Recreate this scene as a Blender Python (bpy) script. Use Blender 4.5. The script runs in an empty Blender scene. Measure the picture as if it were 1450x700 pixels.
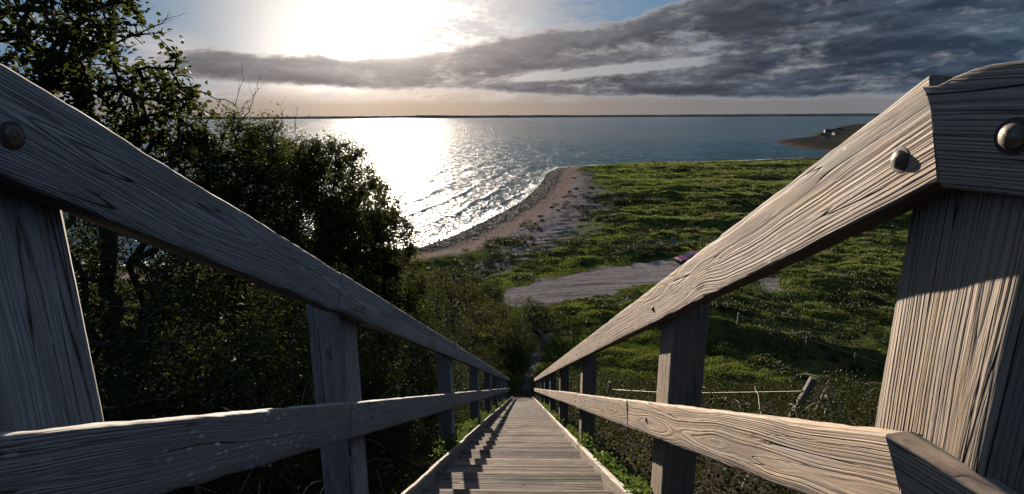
import bpy, bmesh, math, random
import numpy as np
from mathutils import Vector, Matrix, noise as mnoise
R = math.radians
C = bpy.context.scene.collection
S = bpy.context.scene
M_SLOPE = -0.5336            # fall of the stairway per metre forward
SEA = -18.5
FLAT = -16.9

# ------------------------------------------------------------------ camera
F, CX, CY = 765.0, 725.0, 350.0
ROLL = math.atan2(4, 770); PITCH = R(13.5734); YAW = R(-1.2302)
FW = Vector((math.sin(YAW)*math.cos(PITCH), math.cos(YAW)*math.cos(PITCH), -math.sin(PITCH)))
r0 = FW.cross(Vector((0, 0, 1))).normalized(); u0 = r0.cross(FW)
RT = r0*math.cos(ROLL) - u0*math.sin(ROLL); UP = u0*math.cos(ROLL) + r0*math.sin(ROLL)
cam_d = bpy.data.cameras.new('camera'); cam = bpy.data.objects.new('camera', cam_d); C.objects.link(cam)
cam.matrix_world = Matrix((RT, UP, -FW)).transposed().to_4x4()
cam_d.sensor_width = 36; cam_d.lens = F/1450*36; cam_d.clip_start = 0.05; cam_d.clip_end = 60000
S.camera = cam

def ray(px, py):
    d = RT*((px-CX)/F) - UP*((py-CY)/F) + FW
    return d/d.y
def at(px, py, Y): return ray(px, py)*Y
def onz(px, py, z):
    d = ray(px, py); return d*(z/d.z)

# ------------------------------------------------------------------ helpers
def link(name, me, mat, parent=None):
    o = bpy.data.objects.new(name, me); C.objects.link(o)
    if mat: me.materials.append(mat)
    if parent: o.parent = parent
    return o
def tag(o, label=None, cat=None, group=None, kind=None):
    if label: o['label'] = label
    if cat: o['category'] = cat
    if group: o['group'] = group
    if kind: o['kind'] = kind
    return o
def empty(name, loc=(0, 0, 0), rz=0):
    o = bpy.data.objects.new(name, None); C.objects.link(o); o.location = loc; o.rotation_euler.z = rz
    o.empty_display_size = .1
    return o
def np_mesh(name, V, Fc, smooth=False, cols=None, attr='tint'):
    """V (n,3), Fc (m,k) index array"""
    me = bpy.data.meshes.new(name); V = np.asarray(V, np.float32); Fc = np.asarray(Fc, np.int32)
    k = Fc.shape[1]; me.vertices.add(len(V)); me.vertices.foreach_set('co', V.ravel())
    me.loops.add(Fc.size); me.loops.foreach_set('vertex_index', Fc.ravel())
    me.polygons.add(len(Fc)); me.polygons.foreach_set('loop_start', np.arange(0, Fc.size, k, dtype=np.int32))
    me.polygons.foreach_set('loop_total', np.full(len(Fc), k, np.int32))
    if smooth: me.polygons.foreach_set('use_smooth', np.ones(len(Fc), bool))
    me.update(calc_edges=True)
    if cols is not None:
        a = me.color_attributes.new(attr, 'FLOAT_COLOR', 'POINT')
        c = np.ones((len(V), 4), np.float32); c[:, :cols.shape[1]] = cols
        a.data.foreach_set('color', c.ravel())
    return me
class MB:
    def __init__(s): s.v = []; s.f = []
    def add(s, vs, fs):
        b = len(s.v); s.v += [tuple(v) for v in vs]; s.f += [tuple(b+i for i in f) for f in fs]
    def box(s, c, size, rot=None, taper=1.0):
        h = Vector(size)/2; vs = []
        for z in (-1, 1):
            t = taper if z > 0 else 1
            for x, y in ((-1, -1), (1, -1), (1, 1), (-1, 1)):
                v = Vector((x*h.x*t, y*h.y*t, z*h.z))
                if rot is not None: v = rot @ v
                vs.append(v+Vector(c))
        s.add(vs, [(3, 2, 1, 0), (4, 5, 6, 7), (0, 1, 5, 4), (1, 2, 6, 5), (2, 3, 7, 6), (3, 0, 4, 7)])
    def tube(s, pts, rad, n=6, caps=True):
        pts = [Vector(p) for p in pts]; rings = []
        if not isinstance(rad, (list, tuple)): rad = [rad]*len(pts)
        for i, p in enumerate(pts):
            d = (pts[min(i+1, len(pts)-1)]-pts[max(i-1, 0)]).normalized()
            a = d.cross(Vector((.3, .2, 1))).normalized(); b = d.cross(a)
            rings.append([p+(a*math.cos(2*math.pi*k/n)+b*math.sin(2*math.pi*k/n))*rad[i] for k in range(n)])
        vs = [v for r in rings for v in r]; fs = []
        for i in range(len(pts)-1):
            for k in range(n):
                fs.append((i*n+k, i*n+(k+1) % n, (i+1)*n+(k+1) % n, (i+1)*n+k))
        if caps: fs += [tuple(range(n))[::-1], tuple((len(pts)-1)*n+k for k in range(n))]
        s.add(vs, fs)
    def dome(s, c, ax, r, h, n=14, m=6):
        ax = Vector(ax).normalized(); a = ax.cross(Vector((.1, .3, 1))).normalized(); b = ax.cross(a); vs = []
        for i in range(m):
            t = i/m*math.pi/2
            for k in range(n):
                q = 2*math.pi*k/n
                vs.append(Vector(c)+(a*math.cos(q)+b*math.sin(q))*r*math.cos(t)+ax*h*math.sin(t))
        vs.append(Vector(c)+ax*h); fs = []
        for i in range(m-1):
            for k in range(n): fs.append((i*n+k, i*n+(k+1) % n, (i+1)*n+(k+1) % n, (i+1)*n+k))
        for k in range(n): fs.append(((m-1)*n+k, (m-1)*n+(k+1) % n, m*n))
        s.add(vs, fs)
    def build(s, name, mat, parent=None, smooth=False):
        me = bpy.data.meshes.new(name); me.from_pydata(s.v, [], s.f); me.update()
        if smooth:
            for p in me.polygons: p.use_smooth = True
        return link(name, me, mat, parent)

def vnoise(x, y, seed=0):
    """vectorised gradient-free value noise, -1..1"""
    x = np.asarray(x, np.float64); y = np.asarray(y, np.float64)
    xi = np.floor(x).astype(np.int64); yi = np.floor(y).astype(np.int64)
    fx = x-xi; fy = y-yi; fx = fx*fx*fx*(fx*(fx*6-15)+10); fy = fy*fy*fy*(fy*(fy*6-15)+10)
    def h(a, b):
        n = (a*374761393 + b*668265263 + seed*1274126177) & 0x7fffffff
        n = ((n ^ (n >> 13))*1274126177) & 0x7fffffff
        return ((n ^ (n >> 16)) & 0xffff)/32767.5-1
    return (h(xi, yi)*(1-fx)+h(xi+1, yi)*fx)*(1-fy)+(h(xi, yi+1)*(1-fx)+h(xi+1, yi+1)*fx)*fy
def fbm(x, y, oct=4, seed=0):
    t = 0; a = 1; s = 0
    for i in range(oct):
        c_, s_ = math.cos(i*.9), math.sin(i*.9)
        t = t+a*vnoise((x*c_-y*s_)*2**i, (x*s_+y*c_)*2**i, seed+i*7); s += a; a *= .5
    return t/s
def sstep(a, b, x):
    t = np.clip((x-a)/(b-a), 0, 1); return t*t*(3-2*t)

# ------------------------------------------------------------------ node helper
class NT:
    def __init__(s, tree): s.t = tree; s.n = tree.nodes; s.l = tree.links
    def node(s, typ, **kw):
        nd = s.n.new(typ)
        for k, v in kw.items(): setattr(nd, k, v)
        return nd
    def put(s, sock, v):
        if isinstance(v, bpy.types.NodeSocket): s.l.new(v, sock)
        elif v is not None:
            if isinstance(v, (tuple, list)) and len(v) == 3 and sock.type == 'RGBA': v = (*v, 1)
            sock.default_value = v
    def m(s, op, a, b=None, c=None, clamp=False):
        nd = s.node('ShaderNodeMath', operation=op, use_clamp=clamp)
        for i, v in enumerate((a, b, c)):
            if v is not None: s.put(nd.inputs[i], v)
        return nd.outputs[0]
    def add(s, a, b): return s.m('ADD', a, b)
    def sub(s, a, b): return s.m('SUBTRACT', a, b)
    def mul(s, a, b): return s.m('MULTIPLY', a, b)
    def mad(s, a, b, c): return s.m('MULTIPLY_ADD', a, b, c)
    def ss(s, x, a, b, o0=0., o1=1.):
        nd = s.node('ShaderNodeMapRange', interpolation_type='SMOOTHSTEP')
        for i, v in enumerate((x, a, b, o0, o1)): s.put(nd.inputs[i], v)
        return nd.outputs[0]
    def mix(s, f, a, b, mode='MIX'):
        nd = s.node('ShaderNodeMix', data_type='RGBA', blend_type=mode)
        s.put(nd.inputs[0], f); s.put(nd.inputs[6], a); s.put(nd.inputs[7], b); return nd.outputs[2]
    def xyz(s, v):
        nd = s.node('ShaderNodeSeparateXYZ'); s.put(nd.inputs[0], v); return nd.outputs
    def vec(s, x, y, z):
        nd = s.node('ShaderNodeCombineXYZ')
        for i, v in enumerate((x, y, z)): s.put(nd.inputs[i], v)
        return nd.outputs[0]
    def noise(s, v, scale=1., detail=3., rough=.5, dist=0.):
        nd = s.node('ShaderNodeTexNoise'); s.put(nd.inputs['Vector'], v); nd.inputs['Scale'].default_value = scale
        nd.inputs['Detail'].default_value = detail; nd.inputs['Roughness'].default_value = rough; nd.inputs['Distortion'].default_value = dist
        return nd.outputs['Fac']
    def voro(s, v, scale=1., feature='F1', rnd=1.):
        nd = s.node('ShaderNodeTexVoronoi', feature=feature); s.put(nd.inputs['Vector'], v); nd.inputs['Scale'].default_value = scale
        nd.inputs['Randomness'].default_value = rnd; return nd.outputs
    def bump(s, h, dist, strength=1., normal=None):
        nd = s.node('ShaderNodeBump'); nd.inputs['Distance'].default_value = dist; nd.inputs['Strength'].default_value = strength
        s.put(nd.inputs['Height'], h)
        if normal is not None: s.l.new(normal, nd.inputs['Normal'])
        return nd.outputs[0]
def material(name):
    m = bpy.data.materials.new(name); m.use_nodes = True; t = NT(m.node_tree); t.n.clear()
    out = t.node('ShaderNodeOutputMaterial'); p = t.node('ShaderNodeBsdfPrincipled'); t.l.new(p.outputs[0], out.inputs[0])
    return m, t, p, out

# ------------------------------------------------------------------ materials
def wood(name, pith=(.05, .03), ring=.0065, bumpd=.004, lichen=0.0, light=(.42, .315, .225), dark=(.15, .112, .08), knot=1.0, warp=1.0, fibre=1.0, vr=1.0, edge_dark=0.):
    m, t, p, out = material(name)
    tc = t.node('ShaderNodeTexCoord').outputs['Object']; oi = t.node('ShaderNodeObjectInfo').outputs['Random']
    x, y, z = t.xyz(tc)[:3]
    rx = t.mul(oi, 37.); X = t.add(x, rx)
    wv = t.vec(t.mul(X, 1.1), t.mul(y, 5.), t.mul(z, 5.))
    w = t.sub(t.noise(wv, 1., 2.), .5)
    w2 = t.sub(t.noise(t.vec(t.mul(X, 7.), t.mul(y, 22.), t.mul(z, 22.)), 1., 2.), .5)
    # knots: sparse stretched cells push the rings aside
    vd = t.voro(t.vec(t.mul(X, 1.6), t.mul(y, 2.2), t.mul(z, 5.5)), 1.)[0]
    kn = t.m('EXPONENT', t.mul(t.mul(vd, vd), -16.))
    kcore = t.ss(vd, .09, .05)
    r = t.m('SQRT', t.add(t.m('POWER', t.add(y, pith[0]), 2.), t.m('POWER', t.add(z, t.mad(oi, .05, pith[1]-.025)), 2.)))
    r = t.add(r, t.mul(w, .05*warp)); r = t.add(r, t.mul(w2, .0035)); r = t.add(r, t.mul(kn, .024*knot))
    ph = t.mul(r, 1./ring)
    irr = t.noise(t.vec(t.mul(ph, .45), rx, 0.), 1., 2.)
    ph2 = t.mad(irr, 3.0, ph)
    sn = t.mad(t.m('SINE', t.mul(ph2, 2*math.pi)), .5, .5)
    ridge = t.m('POWER', sn, .30)
    fib = t.noise(t.vec(t.mul(X, 9.), t.mul(y, 420.), t.mul(z, 420.)), 1., 3., .6)
    fib2 = t.noise(t.vec(t.mul(X, 2.5), t.mul(y, 60.), t.mul(z, 60.)), 1., 4., .6)
    blot = t.noise(t.vec(t.mul(X, 3.), t.mul(y, 14.), t.mul(z, 14.)), 1., 5., .6)
    # drying cracks along the grain
    cr = t.noise(t.vec(t.mul(X, .8), t.mul(y, 30.), t.mul(z, 30.)), 1., 1., .5, .3)
    crack = t.m('MULTIPLY', t.ss(t.m('ABSOLUTE', t.sub(cr, .5)), .012, .0), t.ss(blot, .44, .54))
    col = t.mix(ridge, dark, light)
    st_ = t.noise(t.vec(t.mul(X, 1.6), t.mul(y, 5.), t.mul(z, 7.)), 1., 6., .65)
    col = t.mix(t.ss(st_, .50, .66, 0., .6), col, t.mix(ridge, (.10, .09, .08), (.21, .19, .17)))
    ln = t.noise(t.vec(t.mul(X, .7), t.mul(ph, .9), 4.), 1., 3., .6)
    col = t.mix(t.ss(ln, .52, .70, 0., .55), col, dark)
    col = t.mix(t.ss(fib, .42, .62, 0., .5), col, (.17, .14, .11))
    col = t.mix(t.ss(blot, .35, .75, .0, .55), col, (.25, .24, .225))
    col = t.mix(t.ss(fib2, .55, .8, 0., .5), col, (.14, .12, .10))
    col = t.mix(t.mul(kcore, .8), col, (.09, .065, .045))
    col = t.mix(crack, col, (.03, .025, .02))
    if edge_dark:
        dm = t.add(t.ss(t.m('ABSOLUTE', z), .13, .21), t.mul(t.sub(st_, .5), 3.)); col = t.mix(t.ss(dm, .25, .9, 0., .75), col, (.055, .045, .036))  # darker towards the front and back edges of the board, broken by noise
    if lichen:
        lv = t.voro(t.vec(t.mul(X, 22.), t.mul(y, 60.), t.mul(z, 60.)), 1.)[0]
        lm = t.mul(t.ss(lv, .30, .2), t.ss(t.noise(t.vec(t.mul(X, 3.), t.mul(y, 9.), t.mul(z, 9.)), 1., 3.), .62-.12*lichen, .70-.1*lichen))
        col = t.mix(lm, col, (.48, .50, .47))
    col = t.mix(1., col, t.mix(oi, tuple(vr*c for c in (.80, .79, .80)), (1.06, 1.03, 1.0)), 'MULTIPLY')
    t.put(p.inputs['Base Color'], col)
    t.put(p.inputs['Roughness'], t.ss(fib, .2, .8, .72, .9)); p.inputs['Specular IOR Level'].default_value = .25
    h = t.mad(fib, .34*fibre, t.mul(ridge, t.ss(ln, .30, .62, 1., .35))); h = t.mad(fib2, .45, h); h = t.mad(crack, -1.4, h); h = t.mad(kcore, .5, h)
    t.l.new(t.bump(h, bumpd, 1.), p.inputs['Normal'])
    return m
M = {}
M['rail'] = wood('weathered_rail_wood', pith=(.035, -.03), ring=.0054, bumpd=.0021, warp=.6, knot=.8, lichen=.3)
M['rail_low'] = wood('weathered_low_rail_wood', pith=(.012, .0), ring=.0075, bumpd=.0018, warp=1.5, knot=1.2)
M['rail_lichen'] = wood('lichened_shade_toned_rail_wood', pith=(.03, -.02), ring=.006, bumpd=.0016, lichen=1., light=(.32, .31, .30), dark=(.11, .105, .10))  # real lichen over a grey base that has the left side's shade put in
M['rail_left'] = wood('shade_toned_rail_wood', pith=(.05, -.02), ring=.005, bumpd=.0030, light=(.43, .42, .42), dark=(.15, .145, .145))  # left handrail copy of the wood, cool shade tone put into its colour
M['post'] = wood('weathered_post_wood', pith=(.09, .06), ring=.0074, bumpd=.0036, warp=.8, knot=.8, light=(.34, .26, .185), dark=(.10, .075, .055))
M['post_plain'] = wood('smooth_shade_toned_post_wood', pith=(.05, .06), ring=.006, bumpd=.0015, warp=.6, knot=.8, lichen=.4, light=(.46, .45, .45), dark=(.20, .195, .195))  # left post copy, smoother, with the shade greyed into its colour
M['tread'] = wood('tread_wood', pith=(.03, .30), ring=.013, bumpd=.002, light=(.29, .195, .13), dark=(.105, .07, .048), warp=1.2, knot=.7, vr=.60, edge_dark=1.)
M['kerb'] = wood('kerb_wood', pith=(.05, .03), ring=.007, bumpd=.003, lichen=1.0, light=(.40, .335, .26), dark=(.16, .13, .10))
M['fence'] = wood('fence_wood', pith=(.05, .03), ring=.008, bumpd=.003, light=(.25, .22, .19), dark=(.10, .085, .07))

def simple(name, col, rough=.6, metal=0., spec=.5, vary=0., scale=6.):
    m, t, p, out = material(name)
    if vary:
        tc = t.node('ShaderNodeTexCoord').outputs['Object']
        n = t.noise(tc, scale, 4.)
        t.put(p.inputs['Base Color'], t.mix(t.ss(n, .3, .7), tuple(c*(1-vary) for c in col), tuple(min(1, c*(1+vary)) for c in col)))
    else: t.put(p.inputs['Base Color'], col)
    p.inputs['Roughness'].default_value = rough; p.inputs['Metallic'].default_value = metal; p.inputs['Specular IOR Level'].default_value = spec
    return m
M['bolt'] = None
m, t, p, out = material('bolt_steel'); tc = t.node('ShaderNodeTexCoord').outputs['Object']
n_ = t.noise(tc, 70., 5., .65); t.put(p.inputs['Base Color'], t.mix(t.ss(n_, .42, .6), (.11, .11, .10), (.08, .05, .035))); t.put(p.inputs['Metallic'], t.ss(n_, .62, .45)); t.put(p.inputs['Roughness'], t.ss(n_, .3, .65, .42, .75)); t.l.new(t.bump(n_, .0006, 1.), p.inputs['Normal']); M['bolt'] = m
M['iron'] = simple('rusty_wire', (.30, .28, .26), .5, .6)
M['nail_recess_dark'] = simple('dark_rust_and_recess_shade', (.035, .026, .02), .8, .0)  # nail heads, and the painted recess shade round the bolts

def leafmat(name, c1, c2, c3, trans=.35, rough=.7, spec=.03):
    m, t, p, out = material(name)
    a = t.node('ShaderNodeAttribute', attribute_name='tint').outputs['Color']
    r, g, b = t.xyz(a)[:3]
    col = t.mix(r, c1, c2); col = t.mix(t.ss(g, .965, .98), col, c3)
    t.put(p.inputs['Base Color'], col); p.inputs['Roughness'].default_value = rough; p.inputs['Specular IOR Level'].default_value = spec
    tr = t.node('ShaderNodeBsdfTranslucent'); t.put(tr.inputs[0], t.mix(.5, col, (.16, .2, .02), 'ADD'))
    mx = t.node('ShaderNodeMixShader'); mx.inputs[0].default_value = trans
    t.l.new(p.outputs[0], mx.inputs[1]); t.l.new(tr.outputs[0], mx.inputs[2]); t.l.new(mx.outputs[0], out.inputs[0])
    return m
M['leaf_dark'] = leafmat('dark_leaves', (.010, .015, .006), (.030, .038, .012), (.26, .18, .03), .16)
M['leaf_hedge'] = leafmat('hedge_leaves', (.011, .017, .007), (.030, .040, .013), (.10, .085, .04), .09)
M['leaf_brown'] = leafmat('autumn_leaves', (.014, .011, .006), (.058, .042, .015), (.15, .06, .02), .12)
M['leaf_green'] = leafmat('green_leaves', (.008, .014, .005), (.027, .044, .011), (.10, .09, .03), .12)
M['leaf_red'] = leafmat('reddish_leaves', (.13, .06, .045), (.2, .11, .09), (.3, .2, .15), .3)
M['leaf_bramble'] = leafmat('bramble_leaves', (.010, .0125, .006), (.026, .028, .012), (.06, .05, .032), .06)
M['ivy'] = leafmat('ivy_leaves', (.02, .05, .012), (.07, .12, .025), (.25, .25, .07), .25)
M['grass'] = leafmat('grass_blades', (.015, .026, .008), (.062, .082, .018), (.20, .17, .06), .35, .6, .2)
M['scrub'] = leafmat('low_scrub', (.010, .014, .006), (.026, .030, .012), (.10, .08, .04), .08, .7, .15)
M['dry'] = simple('dry_stems', (.42, .33, .22), .7, vary=.3)
M['bark'] = simple('grey_bark', (.075, .062, .052), .85, spec=.2, vary=.45, scale=14)

# ------------------------------------------------------------------ ground
SHORE_PX = [(597, 350), (640, 335), (700, 307), (740, 285), (765, 262), (775, 245), (790, 238), (860, 233), (1000, 230), (1150, 224)]
shore = [tuple(onz(a, b, SEA)[:2]) for a, b in SHORE_PX]
shore = [(-420, 150), (-160, 84), (-90, 70), (-50, 66), (-28, 69)] + shore + [(170, 236), (215, 205), (270, 215), (330, 280), (380, 420)]
land = shore + [(520, 420), (520, -300), (-520, -300), (-520, 160)]
def sdist(x, y, poly, closed=True):
    """distance to polygon edge, positive inside"""
    P = np.array(poly, float); n = len(P); d = np.full(x.shape, 1e9); ins = np.zeros(x.shape, bool)
    for i in range(n):
        a = P[i]; b = P[(i+1) % n]; e = b-a; L = (e**2).sum()
        t = np.clip(((x-a[0])*e[0]+(y-a[1])*e[1])/L, 0, 1)
        d = np.minimum(d, np.hypot(x-a[0]-t*e[0], y-a[1]-t*e[1]))
        c = ((a[1] > y) != (b[1] > y)) & (x < (b[0]-a[0])*(y-a[1])/((b[1]-a[1]) or 1e-9)+a[0])
        ins ^= c
    return np.where(ins, d, -d)
def pdist(x, y, pts):
    P = np.array(pts, float); d = np.full(x.shape, 1e9)
    for a, b in zip(P[:-1], P[1:]):
        e = b-a; t = np.clip(((x-a[0])*e[0]+(y-a[1])*e[1])/(e**2).sum(), 0, 1)
        d = np.minimum(d, np.hypot(x-a[0]-t*e[0], y-a[1]-t*e[1]))
    return d
LOT = [tuple(onz(a, b, FLAT)[:2]) for a, b in [(706, 424), (716, 409), (780, 392), (850, 378), (915, 372), (990, 366), (1012, 368), (1022, 380), (1010, 390), (960, 396), (940, 399), (860, 415), (800, 427), (745, 437), (716, 441)]]
PATCH = [tuple(onz(a, b, FLAT)[:2]) for a, b in [(1066, 404), (1082, 392), (1100, 393), (1114, 408), (1090, 413)]]
def wob(x, y, a, s, seed): return fbm(x/s, y/s, 3, seed)*a
def height(x, y):
    sd = sdist(x, y, land)
    near = (y < 32)
    base = np.where(sd > 0, SEA+np.minimum(sd*.085, .9)+sstep(8, 34, sd)*.7, SEA+np.maximum(sd*.06, -4))
    base = base+sstep(3, 14, sd)*.12*np.exp(-((sd-12)/5)**2)*3
    lot = np.maximum(sdist(x, y, LOT)+fbm(x/1.7, y/1.7, 3, 19)*.9, sdist(x, y, PATCH)+fbm(x/1.2, y/1.2, 3, 20)*1.2)
    rough = sstep(-.5, -3, lot)*sstep(8, 26, sd)
    dist = np.hypot(x, y)
    hum = fbm(x/13, y/8, 3, 11)*.95 + np.abs(fbm(x/3.4, y/2.2, 3, 23))*.75 - .15 + fbm(x/1.1, y/.8, 2, 5)*.10
    base = base+hum*rough*(.55+.45*sstep(40, 90, dist))
    # old field dyke running across the meadow and a hollow near the spit
    dy = pdist(x, y, [(9.5, 45), (13.5, 42.2), (18.5, 39.6), (24.8, 36.4), (34, 32)])
    base = base+.85*np.exp(-(dy/1.1)**2)*rough
    dy2 = pdist(x, y, [(14, 90), (34, 84), (60, 90), (95, 105)]); base = base+.9*np.exp(-(dy2/2.5)**2)*rough
    dy3 = pdist(x, y, [(18, 118), (40, 112), (75, 120), (120, 140)]); base = base+1.1*np.exp(-(dy3/3.)**2)*rough
    # hillside
    yy = y+wob(x, y*0, 1.2, 7, 3)*sstep(1.5, 6, np.abs(x))
    sl = M_SLOPE*np.maximum(yy, -2)-1.0 + fbm(x/2.5, y/2.5, 3, 41)*.18*sstep(.8, 2.2, np.abs(x))
    sl = np.where(y < .6, np.maximum(sl, -1.2-0*x)*0-1.15, sl)
    k = .8
    h = np.maximum(sl, base)+np.log1p(np.exp(-np.abs(sl-base)/k))*k*sstep(-2, 2, sl-base+2)*.6
    return np.where(y > 60, base, h), sd, lot
def polar(angs, rs):
    A, Rr = np.meshgrid(angs, rs); x = Rr*np.sin(A); y = Rr*np.cos(A)
    na, nr = len(angs), len(rs); i = np.arange(nr-1)[:, None]*na+np.arange(na-1)[None, :]
    F_ = np.stack([i, i+1, i+1+na, i+na], -1).reshape(-1, 4)[:, ::-1]
    return x.ravel(), y.ravel(), F_
angs = np.radians(np.concatenate([np.linspace(-180, -62, 40), np.linspace(-60, -46, 15), np.linspace(-44, 50, 620), np.linspace(52, 180, 44)]))
rs = np.concatenate([np.geomspace(.4, 25, 90), np.geomspace(25.3, 130, 420)[0:], np.geomspace(131, 430, 150)])
gx, gy, gf = polar(angs, rs)
gz, gsd, glot = height(gx, gy)
n1 = fbm(gx/6, gy/6, 3, 77); n2 = fbm(gx/2, gy/2, 3, 78)
lotm = sstep(-.6, .6, glot+n2*1.2)
path = sstep(.48, .15, pdist(gx, gy, [(0, 29.5), (.35, 33), (1.3, 38.2), (2.6, 41)])+n2*.35)*.5
lotm = np.maximum(lotm, path)
sand = sstep(46, 26, gx+n1*8)*sstep(3.2, 5.0, gsd+n2*1.5)*sstep(11, 8.5, gsd+n1*2.0+n2*2)
stone = sstep(5.2, 3.6, gsd+n2*1.2)
# pinkish shingle on the spit, thinning out into the turf
spit = sdist(gx, gy, [tuple(onz(a, b, FLAT-.6)[:2]) for a, b in [(640, 385), (700, 345), (745, 300), (775, 262), (800, 246), (830, 243), (850, 262), (868, 282), (858, 305), (820, 335), (800, 352), (770, 372), (740, 384), (700, 392), (650, 400)]])
ping = sstep(-3, 4, spit+n1*6+n2*4)
cols = np.stack([lotm, sand, ping], 1)
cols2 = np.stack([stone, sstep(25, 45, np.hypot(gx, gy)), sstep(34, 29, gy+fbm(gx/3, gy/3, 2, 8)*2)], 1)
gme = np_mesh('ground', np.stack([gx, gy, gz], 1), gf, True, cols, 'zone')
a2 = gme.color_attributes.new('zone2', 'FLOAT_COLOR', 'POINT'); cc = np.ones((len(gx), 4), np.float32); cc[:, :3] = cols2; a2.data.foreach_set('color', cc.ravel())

m, t, p, out = material('ground')
pos = t.node('ShaderNodeNewGeometry').outputs['Position']
z1 = t.xyz(t.node('ShaderNodeAttribute', attribute_name='zone').outputs['Color']); z2 = t.xyz(t.node('ShaderNodeAttribute', attribute_name='zone2').outputs['Color'])
nb = t.noise(pos, .16, 4.); nm = t.noise(pos, .7, 5., .6); nf = t.noise(pos, 4., 5., .65); ng = t.noise(pos, 18., 4., .7); nl = t.noise(pos, 1.6, 6., .7)
gcol = t.mix(t.ss(nm, .35, .65), (.016, .025, .008), (.052, .064, .017))
gcol = t.mix(t.ss(nb, .48, .68, 0., .75), gcol, (.072, .080, .026))
gcol = t.mix(t.ss(nf, .5, .75, 0., .6), gcol, (.035, .035, .014))
gcol = t.mix(t.ss(t.noise(pos, .32, 4.), .54, .66, 0., .75), gcol, (.060, .042, .024))
shing = t.mix(t.ss(t.add(t.mul(ng, .5), t.mul(nl, .5)), .38, .62), (.055, .048, .052), (.25, .215, .235))
pm = t.mul(z1[2], t.ss(t.add(nm, t.mul(nf, .35)), .54, .68))
pm = t.m('MAXIMUM', pm, t.mul(t.ss(z1[2], .9, 1.), t.ss(t.noise(pos, .25, 6., .6), .44, .56)))
c = t.mix(t.mul(pm, .9), gcol, shing)
sandc = t.mix(t.ss(nf, .35, .65), (.06, .045, .033), (.20, .145, .10))
c = t.mix(t.mul(z1[1], t.ss(t.add(t.mul(nf, .6), t.mul(nm, .4)), .40, .55)), t.mix(z1[1], c, shing), sandc)
lotc = t.mix(t.ss(ng, .3, .75), (.075, .07, .07), (.155, .14, .142)); lotc = t.mix(t.ss(nl, .42, .66, 0., .65), lotc, (.20, .175, .165)); lotc = t.mix(t.ss(t.noise(pos, .9, 5., .7), .55, .68, 0., .6), lotc, (.06, .062, .045))
rut = t.noise(t.vec(t.mul(t.xyz(pos)[0], .10), t.mul(t.mad(t.xyz(pos)[0], -.16, t.xyz(pos)[1]), 1.1), 0.), 1., 5., .6)
lotc = t.mix(t.ss(rut, .42, .60, 0., .75), lotc, (.21, .19, .185)); lotc = t.mix(t.ss(rut, .44, .36, 0., .7), lotc, (.05, .046, .044))
c = t.mix(t.ss(t.add(z1[0], t.mul(t.sub(nf, .5), .5)), .35, .65), c, lotc)
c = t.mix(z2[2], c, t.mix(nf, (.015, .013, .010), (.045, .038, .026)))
stc = t.mix(t.ss(t.voro(pos, 1.6)[0], .2, .6), (.10, .085, .06), (.022, .022, .020))
c = t.mix(z2[0], c, stc)
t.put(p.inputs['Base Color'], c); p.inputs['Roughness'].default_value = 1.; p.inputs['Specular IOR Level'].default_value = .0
h = t.add(t.mul(nf, .10), t.mul(ng, .035)); h = t.add(h, t.mul(t.mul(t.voro(pos, 1.6)[0], z2[0]), -.35))
t.l.new(t.bump(h, 1., .9), p.inputs['Normal'])
M['ground'] = m
tag(link('ground', gme, m), kind='structure')

# ------------------------------------------------------------------ sea
angs = np.radians(np.concatenate([np.linspace(-90, -36, 30), np.linspace(-35, 46, 700), np.linspace(47, 90, 24)]))
rs = np.concatenate([np.geomspace(62, 420, 520), np.geomspace(424, 2500, 160), np.geomspace(2600, 26000, 40)])
sx, sy, sf = polar(angs, rs)
sd = -sdist(sx, sy, land)
r_ = np.hypot(sx, sy)
wn = fbm(sx/30, sy/30, 2, 61)
ph = (sd+wn*4+fbm(sx/9, sy/9, 2, 62)*.9)/5.2*2*np.pi
cr = np.maximum(0, np.sin(ph*.72))**5*(.62+.38*vnoise(sx/22, sy/22, 64))
sz = SEA+.30*cr*sstep(0, 4, sd)*sstep(60, 14, sd)
sz += (fbm(sx/7, sy/3.2, 3, 65)*.20+fbm(sx/1.9, sy/.9, 2, 66)*.06)*sstep(0, 6, sd)*sstep(900, 200, r_)
foam = sstep(2.6, .2, sd+fbm(sx/3, sy/3, 3, 67)*2.0)*sstep(-2, 0, sd)
foam = np.maximum(foam, sstep(.82, .97, cr)*sstep(12, 4, sd)*.6)
foam = np.maximum(foam, sstep(.62, .72, fbm(sx/5, sy/1.6, 3, 68))*sstep(90, 200, r_)*sstep(1500, 300, r_)*.3)
sme = np_mesh('sea', np.stack([sx, sy, sz], 1), sf, True, np.stack([foam, sstep(40, 0, sd), 0*foam], 1), 'foam')
m, t, p, out = material('sea_water')
pos = t.node('ShaderNodeNewGeometry').outputs['Position']
fo = t.xyz(t.node('ShaderNodeAttribute', attribute_name='foam').outputs['Color'])
px_, py_, pz_ = t.xyz(pos)[:3]
v1 = t.vec(t.mul(px_, .5), t.mul(py_, 1.0), 0.)
wl = t.noise(t.vec(t.mul(px_, .09), t.mul(py_, .045), 0.), 1., 5., .65); w0 = t.noise(v1, .06, 3., .6); w1 = t.noise(v1, .30, 4., .6); w2 = t.noise(v1, 1.3, 4., .6); w3 = t.noise(v1, .035, 3., .5)
c = t.mix(t.ss(w3, .3, .7), (.006, .056, .082), (.012, .086, .108)); c = t.mix(t.mul(fo[1], .5), c, (.06, .075, .07))
c = t.mix(t.ss(wl, .55, .7, 0., .5), c, (.004, .025, .036)); c = t.mix(t.mul(fo[0], t.ss(w2, .35, .6)), c, (.75, .75, .72))
t.put(p.inputs['Base Color'], c); t.put(p.inputs['Roughness'], t.mad(fo[0], .4, .12)); p.inputs['IOR'].default_value = 1.33
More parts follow.
